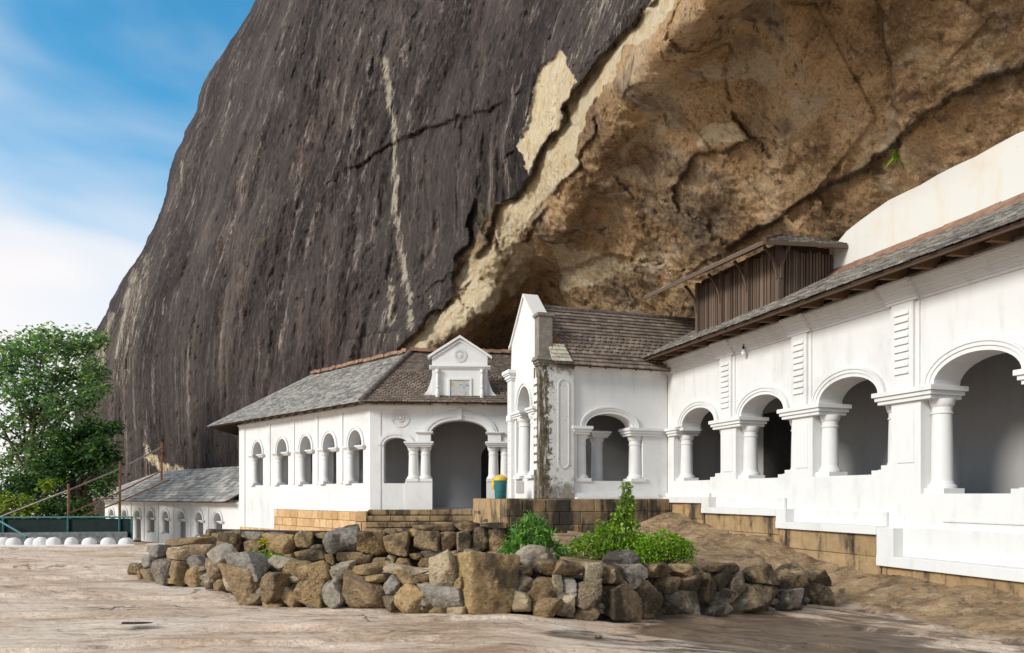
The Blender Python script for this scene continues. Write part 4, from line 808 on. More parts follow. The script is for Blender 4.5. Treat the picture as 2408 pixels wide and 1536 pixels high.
for a, b, c, d in ((3.30, 4.32, 4.08, 4.17), (3.30, 4.32, 4.91, 5.0), (3.30, 3.39, 4.17, 4.91), (4.23, 4.32, 4.17, 4.91)): m.box(Ff, a, b, .13, .19, c, d)
build('plaque_frame', m, white, pd, bevel=.01)
pn = NT('faded_plaque'); q = pn.noise(pn.pos(), 4.0, 6, .7, 1.0); pn.col(pn.ramp(q, (.30, (.16, .20, .28)), (.42, (.38, .41, .44)), (.52, (.50, .49, .45)), (.62, (.40, .32, .20)), (.75, (.28, .32, .35))))
build('plaque', MB().box(Ff, 3.39, 4.23, .12, .15, 4.17, 4.91), pn.m, pd)
# roof
e0 = Vector((-6.31, 30.3, EYE + 3.89)); e1 = Vector((-6.31 - .693 * 16.4, 30.3 + .721 * 16.4, EYE + 3.95)); ap = Vector((-5.0, 35.9, EYE + 7.05)); rl = Vector((-5.0 - .693 * 9.6, 35.9 + .721 * 9.6, EYE + 7.08))
f1 = Vector((1.9, 30.75, EYE + 3.88)); ft = Vector((1.9, 36.3, EYE + 7.0))
ps = [e0, e1, rl, ap]; pf = [e0, f1, ft, ap]; lb = Vector((-18.6, 50.5, EYE + 4.0)); ph = [e1, lb, rl]
m = MB(); tiles(m, ps, e1 - e0, .19, .26, .040, None, .014, 41); build('side_roof', m, slate, ent, recalc=False)
m = MB(); L = (f1 - e0)
def at_u(u, p0, p1, uu=(0.0, 8.2)): t = (u + .26) / 8.2; return p0 + (p1 - p0) * t
pl = [e0, at_u(2.45, e0, f1), at_u(2.45, e0, f1) + (ap - e0).project(Vector((0, 5.2, 3.15))) * 1.0, ap]
tiles(m, pf, L, .20, .24, .045, (5, 17), .008, 42); build('front_roof', m, brown_tile, ent, recalc=False)
m = MB(); tiles(m, ph, lb - e1, .17, .24, .028, None, .012, 43); build('end_roof', m, slate, ent, recalc=False)
m = MB()
for q in (ps, pf, ph): slab(m, q, .06)
build('roof_deck', m, dark_wood, ent)
m = MB(); ridge_cap(m, e0 + Vector((0, 0, .05)), ap + Vector((0, 0, .07)), .14, .5, 10); build('hip_cap', m, ridge_m, ent, 60)
m = MB(); m.bar(e1 + Vector((0, 0, .02)), rl + Vector((0, 0, .06)), .22, .10); build('hip_edge', m, galv, ent)
m = MB(); R = random.Random(5)
for a, b in ((rl, ap), (ap, ft)):
    n = int((b - a).length / .4)
    for k in range(n): p = a + (b - a) * (k / n); q = a + (b - a) * ((k + 1) / n); m.bar(p + Vector((0, -.05, .08 + R.uniform(-.02, .04))), q + Vector((0, -.05, .08 + R.uniform(-.02, .04))), .5 + R.uniform(0, .15), .16)
build('ridge_mortar', m, terracotta, ent)
m = MB()
for k in range(9): u = .3 + k * .75; build('rafter', MB().bar(Ff(u, .5, 3.86), Ff(u, -.1, 4.2), .08, .10), dark_wood, ent)
for k in range(15): u = .5 + k * .9; build('rafter', MB().bar(Sf(u, .5, 3.86), Sf(u, -.1, 4.2), .08, .10), dark_wood, ent)
m = MB(); blocks(m, Sf, .0, 9.08, .03, -1.96, -.76, 3, .62, 51, .5, .014); blocks(m, Sf, 9.08, 13.3, .035, -2.2, -1.80, 1, .6, 52, .5, .014); build('foundation', m, laterite, ent)
# steps up to the entrance
st = empty('stone_steps', Ff(2.5, 1, -1.8), 'worn tan stone steps rising to the arched entrance', 'steps')
for k in range(5):
    m = MB(); blocks(m, Ff, -.05 + .0 * k, 5.5, .5 + .36 * k, -.62 - .25 * (k + 1), -.64 - .25 * k, 1, 1.0, 60 + k, .48 if k else 1.2, .01, .35, .008); build('step', m, step_m, st)
m = MB(); blocks(m, Ff, -.55, -.06, .85, -2.0, -.70, 3, .6, 70, 1.0, .012, .1); build('side_block', m, laterite, st)
# ------------------------------------------------------------------ low arcade far behind
Lf = Fr((-15.9, 42.0), (-.747, .665), (-.665, -.747))
low = empty('low_arcade', Lf(9, -2, -3.1), 'low white arcade under a grey slate roof at the foot of the dark cliff', 'building')
LA = [2.5, 4.95, 7.4, 9.85, 12.2, 14.5, 16.9, 19.4]; doors = (2, 5); w = MB(); e = -2.5
for i, c in enumerate(LA): w.box(Lf, e, c - .55, -.5, 0, -3.3, -1.62); e = c + .55
w.box(Lf, e, 20.8, -.5, 0, -3.3, -1.62)
for i, c in enumerate(LA):
    if i not in doors: w.box(Lf, c - .55, c + .55, -.5, 0, -3.3, -2.62)
arch_wall(w, Lf, -2.5, 20.8, -1.62, -.35, 0, -.5, [(c - .48, c + .48, -1.62, -1.58, .46) for c in LA]); w.box(Lf, 20.3, 20.8, -4.5, -.501, -3.3, -.35); build('wall', w, white, low)
m = MB()
for c in LA[:-1]: m.box(Lf, c + 1.13, c + 1.33, -.02, .05, -3.2, -.5)
m.along(Lf, steps_prof(0, -.6, [(.07, .05), (.07, .1)]), -2.5, 20.9); build('wall_strips', m, white, low)
for i, c in enumerate(LA):
    m = MB(); mould(m, Lf, c - .48, c + .48, -1.58, .46, [(0, .10, .04), (.10, .2, .08)]); build('arch_moulding', m, white, low, 30)
    m = MB()
    for s in (1, -1): abacus(m, Lf, *sorted((c + s * .72, c + s * .30)), -.56, .07, -1.75, -1.60)
    build('abacus', m, white, low)
    for s in (1,): column(Lf, c + s * .50, -.08, -2.6 if i not in doors else -3.2, -1.75, .14, low, white, .06)
m = MB().box(Lf, -2, 20.3, -2.6, -2.4, -3.3, -.3); build('inner_wall', m, grey_in, low)
m = MB().box(Lf, 13.95, 15.05, -2.38, -2.3, -3.2, -1.5).box(Lf, 6.9, 7.9, -2.38, -2.3, -3.2, -1.4); build('inner_door', m, dark_wood, low)
q0, q1, q2, q3 = Lf(.2, .65, -.42), Lf(23.0, .65, -.42), Lf(16.3, -2.4, 1.72), Lf(-1.6, -2.4, 1.9)
m = MB(); tiles(m, [q0, q1, q2, q3], Lf.a, .30, .42, .035, None, .02, 81); tiles(m, [q1, Lf(23.0, -5.0, -.42), q2], Lf.b, .30, .42, .035, None, .02, 82); build('roof', m, slate, low, recalc=False)
m = MB(); slab(m, [q0, q1, q2, q3], .08); slab(m, [q1, Lf(23.0, -5.0, -.42), q2], .08); build('roof_deck', m, dark_wood, low)
m = MB(); m.bar(q1, q2, .16, .10); build('hip_edge', m, galv, low)
# ------------------------------------------------------------------ dry stone walls
import bmesh as _b
_ico = {}
def ico(sub):
    if sub not in _ico:
        bm = _b.new(); _b.ops.create_icosphere(bm, subdivisions=sub, radius=1.0); _ico[sub] = (np.array([v.co[:] for v in bm.verts]), [[v.index for v in f.verts] for f in bm.faces]); bm.free()
    return _ico[sub]
def stone_mesh(m, centre, size, yaw, tilt, seed, sub=4, boxy=.45, cuts=14):
    """one quarried stone: rounded block with chipped flats and a rough skin"""
    r = np.random.default_rng(seed); v, f = ico(sub); pl = []
    for ax in range(3):
        for sg in (-1, 1):
            n = np.zeros(3); n[ax] = sg; n = n + r.normal(0, .20 if boxy > .3 else .06, 3); pl.append((n / np.linalg.norm(n), r.uniform(.88, 1.0)))
    for _ in range(cuts):
        n = r.choice([-1, 1], 3) * r.uniform(.25, 1, 3); n /= np.linalg.norm(n); pl.append((n, r.uniform(.95, 1.22) if boxy > .3 else r.uniform(1.38, 1.6)))
    k_ = 16.0; acc = 0
    for n, c in pl: acc = acc + np.exp(-k_ * np.minimum(c / np.maximum(v @ n, .06), 4))
    p = v * (-np.log(acc) / k_)[:, None]; p = p * np.array(size)
    k = v * 2.2 + seed * 1.3; sc = min(size)
    p = p + v * (.09 * sc * fbm(k, 3, .6) + .15 * sc * np.abs(fbm(k * 2.1, 5, .68)))[:, None]
    ct, s_ = math.cos(tilt), math.sin(tilt); p = np.stack([p[:, 0] * ct - p[:, 2] * s_, p[:, 1], p[:, 0] * s_ + p[:, 2] * ct], -1)
    cy, sy = math.cos(yaw), math.sin(yaw); p = np.stack([p[:, 0] * cy - p[:, 1] * sy, p[:, 0] * sy + p[:, 1] * cy, p[:, 2]], -1)
    return m.add((p + np.array(centre)).tolist(), f)
def c5(x, y): return ((300 + x / 2.5617) / 1.0203, (1150 + y / 2.5617) / 1.0203)
def c6(x, y): return ((1140 + x / 1.8284) / 1.0203, (1150 + y / 1.8284) / 1.0203)
FRONT5 = [(95, 540, 160, 625, 0), (130, 460, 205, 555, 0), (150, 545, 215, 632, .1), (195, 490, 322, 632, 0), (160, 405, 262, 475, 0), (250, 430, 402, 495, 0), (300, 500, 415, 642, 0), (400, 530, 515, 658, 0), (405, 460, 535, 545, 0), (390, 400, 560, 470, 0), (505, 415, 712, 505, 0), (512, 490, 662, 610, 0), (515, 588, 592, 668, .2), (580, 618, 640, 685, .3), (632, 455, 910, 600, -.1), (636, 560, 735, 690, .1), (705, 545, 882, 752, 0), (860, 568, 1045, 762, 0), (908, 475, 1050, 552, 0), (978, 500, 1168, 602, 0), (1025, 588, 1115, 635, 0), (985, 668, 1108, 782, .4), (1105, 512, 1272, 640, -.1), (1070, 590, 1258, 780, 0), (1140, 700, 1222, 798, .1), (1235, 612, 1362, 792, -.35), (1222, 635, 1286, 765, -.25), (1262, 520, 1400, 612, 0), (1378, 525, 1562, 588, -.05), (1365, 585, 1452, 672, .2), (1342, 612, 1628, 790, .1), (1565, 535, 1868, 585, 0), (1450, 582, 1610, 630, 0), (1610, 603, 1702, 708, .3), (1613, 705, 1682, 803, .1), (1675, 652, 1882, 828, 0), (1702, 573, 1828, 658, 0), (1830, 588, 1892, 642, 0), (1838, 628, 1948, 678, .15), (1868, 664, 2102, 788, .05), (1880, 468, 2058, 662, -.15), (2040, 598, 2102, 682, 0), (2058, 450, 2360, 828, 0), (1880, 780, 2002, 838, 0), (2005, 780, 2112, 848, 0), (270, 600, 330, 640, 0), (740, 690, 870, 770, 0), (880, 745, 1000, 790, 0)]
FRONT6 = [(150, 380, 252, 425, 0), (245, 428, 342, 538, .2), (148, 412, 250, 500, .1), (150, 490, 250, 585, 0), (340, 360, 478, 424, 0), (372, 428, 432, 508, 0), (335, 425, 380, 520, 0), (418, 448, 548, 568, .1), (433, 558, 546, 620, 0), (250, 528, 362, 608, 0), (355, 505, 430, 605, 0), (473, 368, 548, 462, 0), (543, 372, 628, 458, 0), (622, 372, 738, 462, 0), (548, 452, 690, 604, 0), (680, 455, 798, 600, 0), (738, 368, 862, 425, 0), (793, 425, 880, 500, 0), (870, 425, 955, 500, 0), (795, 490, 960, 600, 0), (860, 372, 1000, 430, 0), (945, 418, 1042, 545, .1), (1038, 393, 1098, 475, 0), (1042, 478, 1128, 548, 0), (1092, 408, 1164, 510, -.1), (960, 540, 1150, 600, 0), (1143, 456, 1290, 580, .1), (1183, 380, 1302, 465, 0), (1288, 478, 1432, 572, 0), (1318, 385, 1452, 482, 0), (1428, 452, 1542, 575, 0), (1428, 400, 1532, 465, 0), (990, 370, 1180, 410, 0)]
REAR5 = [(497, 315, 560, 408, 0), (545, 318, 735, 452, 0), (730, 322, 882, 375, 0), (732, 370, 885, 452, 0), (888, 342, 1060, 464, .05), (880, 325, 992, 362, 0), (1056, 320, 1172, 428, .1), (1168, 328, 1262, 368, 0), (1222, 313, 1456, 455, 0), (1138, 398, 1228, 434, 0), (1058, 428, 1242, 514, -.1), (1458, 313, 1612, 470, .1), (1598, 303, 1672, 338, 0), (1606, 333, 1758, 468, 0), (1755, 308, 1832, 355, 0), (1768, 318, 1942, 442, 0), (1780, 278, 2042, 314, 0), (1928, 318, 2030, 442, 0), (2025, 315, 2132, 442, 0), (2040, 263, 2182, 316, 0), (2128, 300, 2232, 442, 0), (2228, 298, 2340, 440, 0), (2180, 268, 2365, 304, 0), (1238, 458, 1292, 518, 0), (1313, 452, 1468, 514, 0), (1462, 462, 1532, 508, 0), (1528, 478, 1622, 538, 0), (1620, 468, 1670, 520, 0), (1663, 482, 1758, 538, 0), (1752, 452, 1830, 494, 0), (1806, 482, 1904, 545, 0), (1838, 433, 1972, 484, 0), (1958, 438, 2064, 484, 0), (2060, 428, 2200, 494, 0), (1900, 484, 2060, 540, 0), (2060, 490, 2240, 545, 0), (2200, 438, 2350, 500, 0), (490, 400, 560, 450, 0), (900, 460, 1060, 520, 0)]
BASE = [c5(95, 622), c5(300, 638), c5(500, 665), c5(700, 745), c5(860, 765), c5(1100, 788), c5(1360, 795), c5(1620, 805), c5(1880, 834), c5(2110, 848), c5(2360, 826), c6(250, 608), c6(545, 622), c6(800, 604), c6(1050, 592), c6(1290, 588), c6(1420, 578), c6(1540, 530)]
BX = np.array([b[0] for b in BASE]); BY = np.array([ground_depth(*b) for b in BASE])
def wall_depth(x): return float(np.interp(x, BX, BY))
def stone_wall(name, lists, root, depth_of, batter, zmin_px):
    n = 0
    for conv, rows in lists:
        for (x0, y0, x1, y1, tilt) in rows:
            ax, ay = conv(x0, y0); bx, by = conv(x1, y1); cx, cy = (ax + bx) / 2, (ay + by) / 2
            Y0 = depth_of(cx); hgt = (zmin_px(cx) - cy) / F * Y0; Y = Y0 + batter * max(0, hgt) + .16
            sx, sz = (bx - ax) / 2 / F * Y * .97, (by - ay) / 2 / F * Y * .99
            yaw = math.atan2(depth_of(cx + 20) - depth_of(cx - 20), 40 / F * Y0 + .0); yaw = max(-.7, min(.7, yaw))
            sy = min(.42, max(.16, .75 * min(sx, sz) + .08)); m = MB(); stone_mesh(m, P(cx, cy, Y + sy * .25), (sx / math.cos(yaw) ** .7, sy, sz), yaw + random.uniform(-.12, .12), -tilt, 100 + n + len(rows), 4 if sx < .2 else 5, .25 if (by - ay) > 130 else .45, 4 if (by - ay) > 130 else 7)
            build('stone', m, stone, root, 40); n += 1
front = empty('dry_stone_wall', P(1100, 1445, wall_depth(1100)), 'low curved dry stone wall in front of the planting bed, ending at a big upright block', 'stone wall')
stone_wall('stone', [(c5, FRONT5), (c6, FRONT6)], front, wall_depth, .22, lambda x: float(np.interp(x, BX, [b[1] for b in BASE])))
# earth and rubble core behind the facing
m = MB(); xs = np.linspace(c5(110, 0)[0], c6(1500, 0)[0], 70); tops = [(c5(95, 0)[0], -1.30), (c5(300, 0)[0], -1.18), (c5(520, 0)[0], -1.10), (c5(700, 0)[0], -1.16), (c5(900, 0)[0], -1.17), (c5(1100, 0)[0], -1.2), (c5(1600, 0)[0], -1.24), (c5(1900, 0)[0], -1.22), (c5(2360, 0)[0], -1.05), (c6(400, 0)[0], -1.22), (c6(900, 0)[0], -1.36), (c6(1200, 0)[0], -1.5), (c6(1540, 0)[0], -1.75)]
fr_ = []
for x in xs:
    Y = wall_depth(x) + .34; t = float(np.interp(x, [a for a, b in tops], [b for a, b in tops])) - .05; X = (x - CX) / F
    fr_.append([Vector((X * Y, Y, EYE - 2.6)), Vector((X * (Y + .12), Y + .12, EYE + t)), Vector((X * (Y + .62), Y + .62, EYE + t)), Vector((X * (Y + .75), Y + .75, EYE - 2.6))])
for a, b in zip(fr_[:-1], fr_[1:]):
    for k in range(3): m.face([a[k], b[k], b[k + 1], a[k + 1]])
m.face(fr_[0]); m.face(fr_[-1][::-1]); build('rubble_core', m, soil, front)
m = MB(); R = random.Random(12); bx0, bx1 = BX[0] + 15, BX[-1] - 30
for k in range(150):                                       # chips wedged between the big stones
    x = R.uniform(bx0, bx1); Y = wall_depth(x) + .20 + R.uniform(-.04, .08); zt = float(np.interp(x, [a for a, b in tops], [b for a, b in tops])) - .12; zg = float(ground_rel(np.array([x * 0 + (x - CX) / F * Y]), np.array([Y]))[0]); z = R.uniform(zg + .03, zt); r = R.uniform(.035, .085)
    Y += .22 * (z - zg); stone_mesh(m, Vector(((x - CX) / F * Y, Y, EYE + z)), (r * R.uniform(1, 1.9), r, r * R.uniform(.6, 1.1)), R.uniform(-1, 1), R.uniform(-.4, .4), 900 + k, 2, .6, 5)
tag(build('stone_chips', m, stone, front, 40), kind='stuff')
RB = 1350
def rear_depth(x): return float(np.interp(x, [485, 700, 1000, 1215], [18.6, 17.6, 17.2, 17.6]))
rear = empty('rear_stone_wall', P(850, 1330, 17.4), 'darker straight dry stone wall at the back of the planting bed, below the entrance steps', 'stone wall')
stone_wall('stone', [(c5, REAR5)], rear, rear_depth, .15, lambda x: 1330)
m = MB(); fr_ = []
for x in np.linspace(490, 1212, 30):
    Y = rear_depth(x) + .35; X = (x - CX) / F; t = -.93 if x < 1000 else -.80; fr_.append([Vector((X * Y, Y, EYE - 2.4)), Vector((X * Y, Y, EYE + t)), Vector((X * (Y + .7), Y + .7, EYE + t)), Vector((X * (Y + .7), Y + .7, EYE - 2.4))])
for a, b in zip(fr_[:-1], fr_[1:]):
    for k in range(3): m.face([a[k], b[k], b[k + 1], a[k + 1]])
m.face(fr_[0]); m.face(fr_[-1][::-1]); build('rubble_core', m, soil, rear)
def loose(x0, y0, x1, y1, Y, label, conv, tilt=0, name='loose_stone', group=None, sy=None):
    ax, ay = conv(x0, y0); bx, by = conv(x1, y1); sx, sz = (bx - ax) / 2 / F * Y, (by - ay) / 2 / F * Y
    m = MB(); stone_mesh(m, P((ax + bx) / 2, (ay + by) / 2, Y), (sx * 1.05, sy or min(.4, sx * .8), sz * 1.05), random.uniform(-.3, .3), tilt, int(x0 * 3 + y0), 5, .62, 8)
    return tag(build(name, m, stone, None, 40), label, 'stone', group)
loose(28, 515, 118, 588, ground_depth(*c5(70, 590)) + .1, 'small dark loose stone lying just off the left end of the front wall', c5, .1)
loose(175, 297, 332, 378, wall_depth(c6(250, 0)[0]) + .7, 'pinkish pointed stone lying on the wall beside the upright block', c6, .15)
loose(262, 350, 360, 412, wall_depth(c6(310, 0)[0]) + .45, 'flatter brown stone lying on the wall under the pinkish pointed one', c6, -.25)
loose(568, 320, 718, 378, wall_depth(c6(640, 0)[0]) + .75, 'smooth pale rounded stone on the wall below the round bush', c6, .05)
loose(300, 362, 500, 408, 16.2, 'flat tan slab lying on the bare rock before the rear wall', c5, .03)
loose(488, 352, 562, 408, 16.6, 'small grey stone between the flat slab and the rear wall', c5, .0)
loose(340, 405, 470, 440, 14.6, 'thin flat stone lying on the left end of the front wall', c5, .03)
loose(524, 684, 552, 700, ground_depth(*c6(538, 698)), 'small white pebble on the damp dark rock', c6, 0, 'pebble', None, .05)
# ------------------------------------------------------------------ plants
def leaf(m, p, ax, nrm, L, Wd, fold=.12, droop=.15):
    """one folded pointed leaf of six faces"""
    ax = ax.normalized(); sd = ax.cross(nrm); sd = sd.normalized() if sd.length > 1e-3 else ax.orthogonal().normalized(); up = sd.cross(ax)
    q = [p, p + ax * L * .35 + sd * Wd * .5 + up * fold * Wd, p + ax * L * .72 + sd * Wd * .36 - up * droop * L * .4 + up * fold * Wd, p + ax * L - up * droop * L, p + ax * L * .72 - sd * Wd * .36 - up * droop * L * .4 + up * fold * Wd, p + ax * L * .35 - sd * Wd * .5 + up * fold * Wd, p + ax * L * .5 - up * droop * L * .2]
    m.add(q, [(0, 1, 6), (1, 2, 6), (2, 3, 6), (3, 4, 6), (4, 5, 6), (5, 0, 6)])
def rv(R, zlo=-1, zhi=1):
    z = R.uniform(zlo, zhi); t = R.uniform(0, 2 * math.pi); r = math.sqrt(max(0, 1 - z * z)); return Vector((r * math.cos(t), r * math.sin(t), z))
ole = m_leaf('oleander_leaf', ((0, (.03, .10, .02)), (.45, (.08, .23, .04)), (.8, (.17, .36, .06)), (1, (.33, .50, .11))), .3)
lime = m_leaf('lime_leaf', ((0, (.06, .16, .008)), (.4, (.12, .26, .012)), (.75, (.22, .38, .02)), (1, (.42, .52, .06))), .35)
mid_l = m_leaf('bush_leaf', ((0, (.05, .13, .012)), (.45, (.13, .27, .018)), (.8, (.24, .40, .035)), (1, (.42, .54, .09))), .35)
stem_m = m_simple('green_stem', (.14, .13, .05), .8, var=.4)
def bush(name, label, centre, lobes, n, L, Wd, mat, seed, whorl=1, cat='bush', stems=10, foot=None):
    """a shrub: stems fanning from its foot to leafy sprigs spread through a few lobes (each lobe: offset, radii, share)"""
    R = random.Random(seed); foot = foot or centre; root = empty(name, foot, label, cat); s = MB(); lf = MB(); tot = sum(l[2] for l in lobes)
    for (o, r, sh) in lobes:
        c = Vector(centre) + Vector(o)
        for k in range(int(n * sh / tot)):
            d = rv(R, -.75, 1); q = R.random() ** .33; p = c + Vector((d.x * r[0], d.y * r[1], d.z * r[2])) * (q * (1 + .18 * math.sin(5 * d.x + 7 * d.z + seed)))
            if p.z < foot[2] - .05: continue
            g = (d * .7 + Vector((0, 0, .5)) + rv(R) * .6).normalized()
            for w_ in range(whorl):
                a = (g * (.4 if whorl > 1 else .8) + rv(R) * .85).normalized(); leaf(lf, p + rv(R) * .02, a, Vector((0, 0, 1)) + rv(R) * .5, L * R.uniform(.65, 1.2), Wd * R.uniform(.8, 1.2), .12, R.uniform(.05, .35))
        for k in range(stems):
            d = rv(R, .0, 1); p = c + Vector((d.x * r[0], d.y * r[1], d.z * r[2])) * .8; f = Vector(foot) + Vector((R.uniform(-.1, .1), R.uniform(-.1, .1), -.05)); mid = f.lerp(p, .5) + rv(R) * .06
            s.tube(f, mid, .014, .010, 5); s.tube(mid, p, .010, .005, 5)
    build('stem', s, stem_m, root); build('leaves', lf, mat, root, recalc=False); return root
def at(x, y, Y): return P(x, y, Y)
B1 = at(1255, 1330, 15.2); bush('oleander_bush', 'dark green bush of long narrow leaves behind the upright wall block', at(1250, 1272, 15.2), [((0, 0, .05), (.48, .42, .42), 5), ((.05, 0, .28), (.24, .2, .24), 1.5), ((-.30, 0, -.22), (.36, .35, .26), 2), ((.42, .05, -.28), (.40, .3, .25), 2)], 300, .20, .036, ole, 3, 5, foot=B1)
B2 = at(1440, 1330, 15.0); bush('tall_shrub', 'tall yellowish green shrub with one upright leafy shoot and an orange flower', at(1450, 1270, 15.0), [((.0, 0, .02), (.62, .42, .36), 6), ((-.62, -.1, -.18), (.48, .3, .28), 3), ((.45, -.1, -.15), (.4, .3, .3), 2), ((.15, 0, .42), (.24, .2, .36), 2.2), ((.22, 0, .80), (.13, .12, .26), .9), ((.20, 0, 1.08), (.09, .08, .10), .25), ((.1, -.25, -.3), (.5, .3, .22), 2)], 2600, .105, .052, mid_l, 5, 1, foot=B2)
B3 = at(1560, 1330, 14.4); b3 = bush('round_bush', 'round bright lime green bush on the right of the planting bed', at(1560, 1288, 14.4), [((0, 0, 0), (.52, .45, .33), 6), ((-.30, -.1, -.12), (.34, .3, .25), 2), ((.36, .0, -.12), (.28, .3, .24), 2)], 2700, .070, .040, lime, 8, 1, foot=B3)
m = MB(); R = random.Random(1); fc = P(1468, 1308, 14.45)
for k in range(14): leaf(m, fc, rv(R, -.4, 1) + Vector((0, -.5, 0)), Vector((0, -1, .3)), .075, .05, .1, .1)
build('orange_flower', m, m_simple('orange_petal', (.75, .22, .01), .6), bpy.data.objects['tall_shrub'])
yl = m_leaf('yellow_leaf', ((0, (.25, .28, .02)), (1, (.55, .50, .04))), .3)
p = P(*c5(848, 395), 17.0); r_ = empty('yellow_flower_plant', p - Vector((0, 0, .2)), 'small plant with yellow leaves growing out of the rear wall', 'plant'); m = MB(); R = random.Random(6)
for k in range(34): leaf(m, p + rv(R) * .03, rv(R, -.2, 1), Vector((0, 0, 1)), .17, .06, .1, .3)
build('leaves', m, yl, r_, recalc=False); m = MB().tube(p - Vector((0, 0, .2)), p, .012, .008, 6); build('stem', m, stem_m, r_)
for q, lab in ((c5(820, 458), 'little green weed behind the left part of the front wall, beside a big grey stone'), (c5(925, 478), 'second little green weed by the front wall, right of the first below the yellow plant')):
    p = P(*q, wall_depth(q[0]) + .8); r_ = empty('small_weed', p - Vector((0, 0, .12)), lab, 'plant'); m = MB()
    for k in range(40): leaf(m, p - Vector((R.uniform(-.14, .14), 0, R.uniform(-.02, .1))), rv(R, .0, 1), Vector((0, 0, 1)), .13, .06, .1, .3)
    build('leaves', m, mid_l, r_, recalc=False)
# fern tuft in the crack of the overhang
def cliff_depth(x, y):
    o = bpy.data.objects['cliff']; d = Vector(((x - CX) / F, 1, (HY - y) / F)).normalized(); ok, loc, *_ = o.ray_cast(Vector((0, 0, EYE)), d); return loc.y if ok else 20
yq = cliff_depth(2105, 350); p = P(2108, 358, yq - .05); r_ = empty('cliff_fern', p, 'small bright fern hanging from the dark crack in the overhang', 'plant'); m = MB()
for k in range(15): a = Vector((R.uniform(-.5, .5), R.uniform(-.6, -.1), R.uniform(-1, .5))); leaf(m, p + rv(R) * .05, a, Vector((0, -1, .2)), R.uniform(.3, .6), .075, .1, .3)
build('fronds', m, lime, r_, recalc=False)
# trees by the cliff's left foot
far_l = m_leaf('far_leaf', ((0, (.035, .095, .05)), (.4, (.10, .205, .10)), (.75, (.20, .32, .155)), (1, (.34, .46, .26))), .5)
dark_l = m_leaf('dark_leaf', ((0, (.010, .034, .015)), (.5, (.028, .08, .026)), (.85, (.06, .15, .03)), (1, (.16, .26, .04))), .3)
yel_l = m_leaf('yellowish_leaf', ((0, (.05, .11, .01)), (.5, (.15, .24, .02)), (1, (.32, .38, .04))), .4)  # yellow green is the shrub's own leaf colour
def tree(name, label, base, top, trunk_r, blobs, n, L, mat, seed, cat='tree', spread=.5):
    """tapered trunk, limbs to each clump, leaves in small sprays round the clump's twigs so that gaps stay open"""
    R = random.Random(seed); root = empty(name, base, label, cat); t = MB(); lf = MB(); b = Vector(base); tp = Vector(top); pts = [b - Vector((0, 0, .4))] + [b.lerp(tp, k / 5) + Vector((R.uniform(-.25, .25), R.uniform(-.25, .25), 0)) for k in (1, 2, 3, 4)] + [tp]
    for k in range(5): t.tube(pts[k], pts[k + 1], trunk_r * (1 - k * .16), trunk_r * (1 - (k + 1) * .16), 9)
    tot = sum(r ** 2 for _, r in blobs); lm = MB()
    for c, r in blobs:
        c = Vector(c); j = R.choice(pts[2:5]); md = j.lerp(c, .55) + rv(R) * r * .25; lm.tube(j, md, trunk_r * .32, trunk_r * .18, 6); lm.tube(md, c, trunk_r * .18, trunk_r * .05, 6)
        ns = max(3, int(n * r ** 2 / tot / 9))
        for k in range(ns):
            d = rv(R); q = c + Vector((d.x, d.y, d.z * .72)) * r * (R.random() ** .45) * R.uniform(.8, 1.12)
            if R.random() < .12: lm.tube(c, q, trunk_r * .06, .01, 4)
            for w_ in range(9): leaf(lf, q + rv(R) * spread * R.random(), rv(R, -.7, .8), Vector((0, 0, 1)) + rv(R) * .7, L * R.uniform(.7, 1.3), L * .55, .1, .2)
    build('trunk', t, bark, root, 60); build('limbs', lm, bark, root); build('crown', lf, mat, root, recalc=False)
def bl(pts, Y): return [(P(x, y, Y + dy), r * Y / F) for x, y, r, dy in pts]
tree('broadleaf_tree', 'tall pale green tree with open crown in front of the cliff edge', P(60, 1262, 46), P(80, 930, 46), .34,
     bl([(20, 860, 62, 0), (80, 830, 60, 1), (140, 815, 55, -1), (190, 812, 48, 1), (225, 800, 30, 1), (40, 930, 60, -1), (110, 905, 62, 0), (170, 890, 55, 1), (215, 870, 40, -1), (95, 985, 62, 1), (150, 960, 58, -1), (205, 930, 45, 0), (10, 1000, 40, 0), (60, 1060, 45, 1), (120, 1050, 60, 0), (-60, 880, 70, 0), (-80, 980, 60, 1), (25, 815, 34, 1), (100, 795, 34, 0), (20, 1095, 50, 1), (80, 1115, 50, 0), (230, 920, 28, -1), (235, 885, 22, 0)], 46), 13000, .29, far_l, 21, 'tree', .8)
tree('dark_tree', 'dense dark green tree at the foot of the cliff, left of the low arcade', P(195, 1262, 43), P(190, 1080, 43), .22,
     bl([(160, 1030, 42, 0), (215, 1015, 40, 1), (255, 1010, 26, 0), (240, 1055, 40, -1), (180, 1075, 50, 0), (130, 1095, 48, 1), (225, 1100, 42, 0), (262, 1080, 22, -1), (150, 1135, 48, 0), (90, 1150, 40, 1), (200, 1140, 40, 1), (40, 1150, 50, 2), (100, 1190, 40, 1), (170, 1185, 40, 1)], 43), 9000, .30, dark_l, 22)
tree('leafy_shrub', 'yellowish shrub behind the fence at the far left', P(40, 1275, 40), P(40, 1210, 40), .10,
     bl([(20, 1185, 40, 0), (60, 1200, 32, 0), (110, 1140, 26, 1), (0, 1215, 40, 0), (-50, 1190, 50, 1)], 40), 2200, .24, yel_l, 23, 'shrub')
tree('under_shrub', 'brown green shrub between the dark tree and the low arcade', P(190, 1275, 41), P(185, 1220, 41), .10,
     bl([(130, 1200, 34, 0), (180, 1195, 36, 0), (215, 1215, 24, 0), (100, 1225, 34, 0), (160, 1230, 34, 0), (60, 1235, 30, 0), (240, 1150, 30, 0), (265, 1120, 26, 0)], 41), 3000, .22, dark_l, 24, 'shrub')
m = MB(); hx = np.linspace(-400, -30, 40); R = random.Random(9)
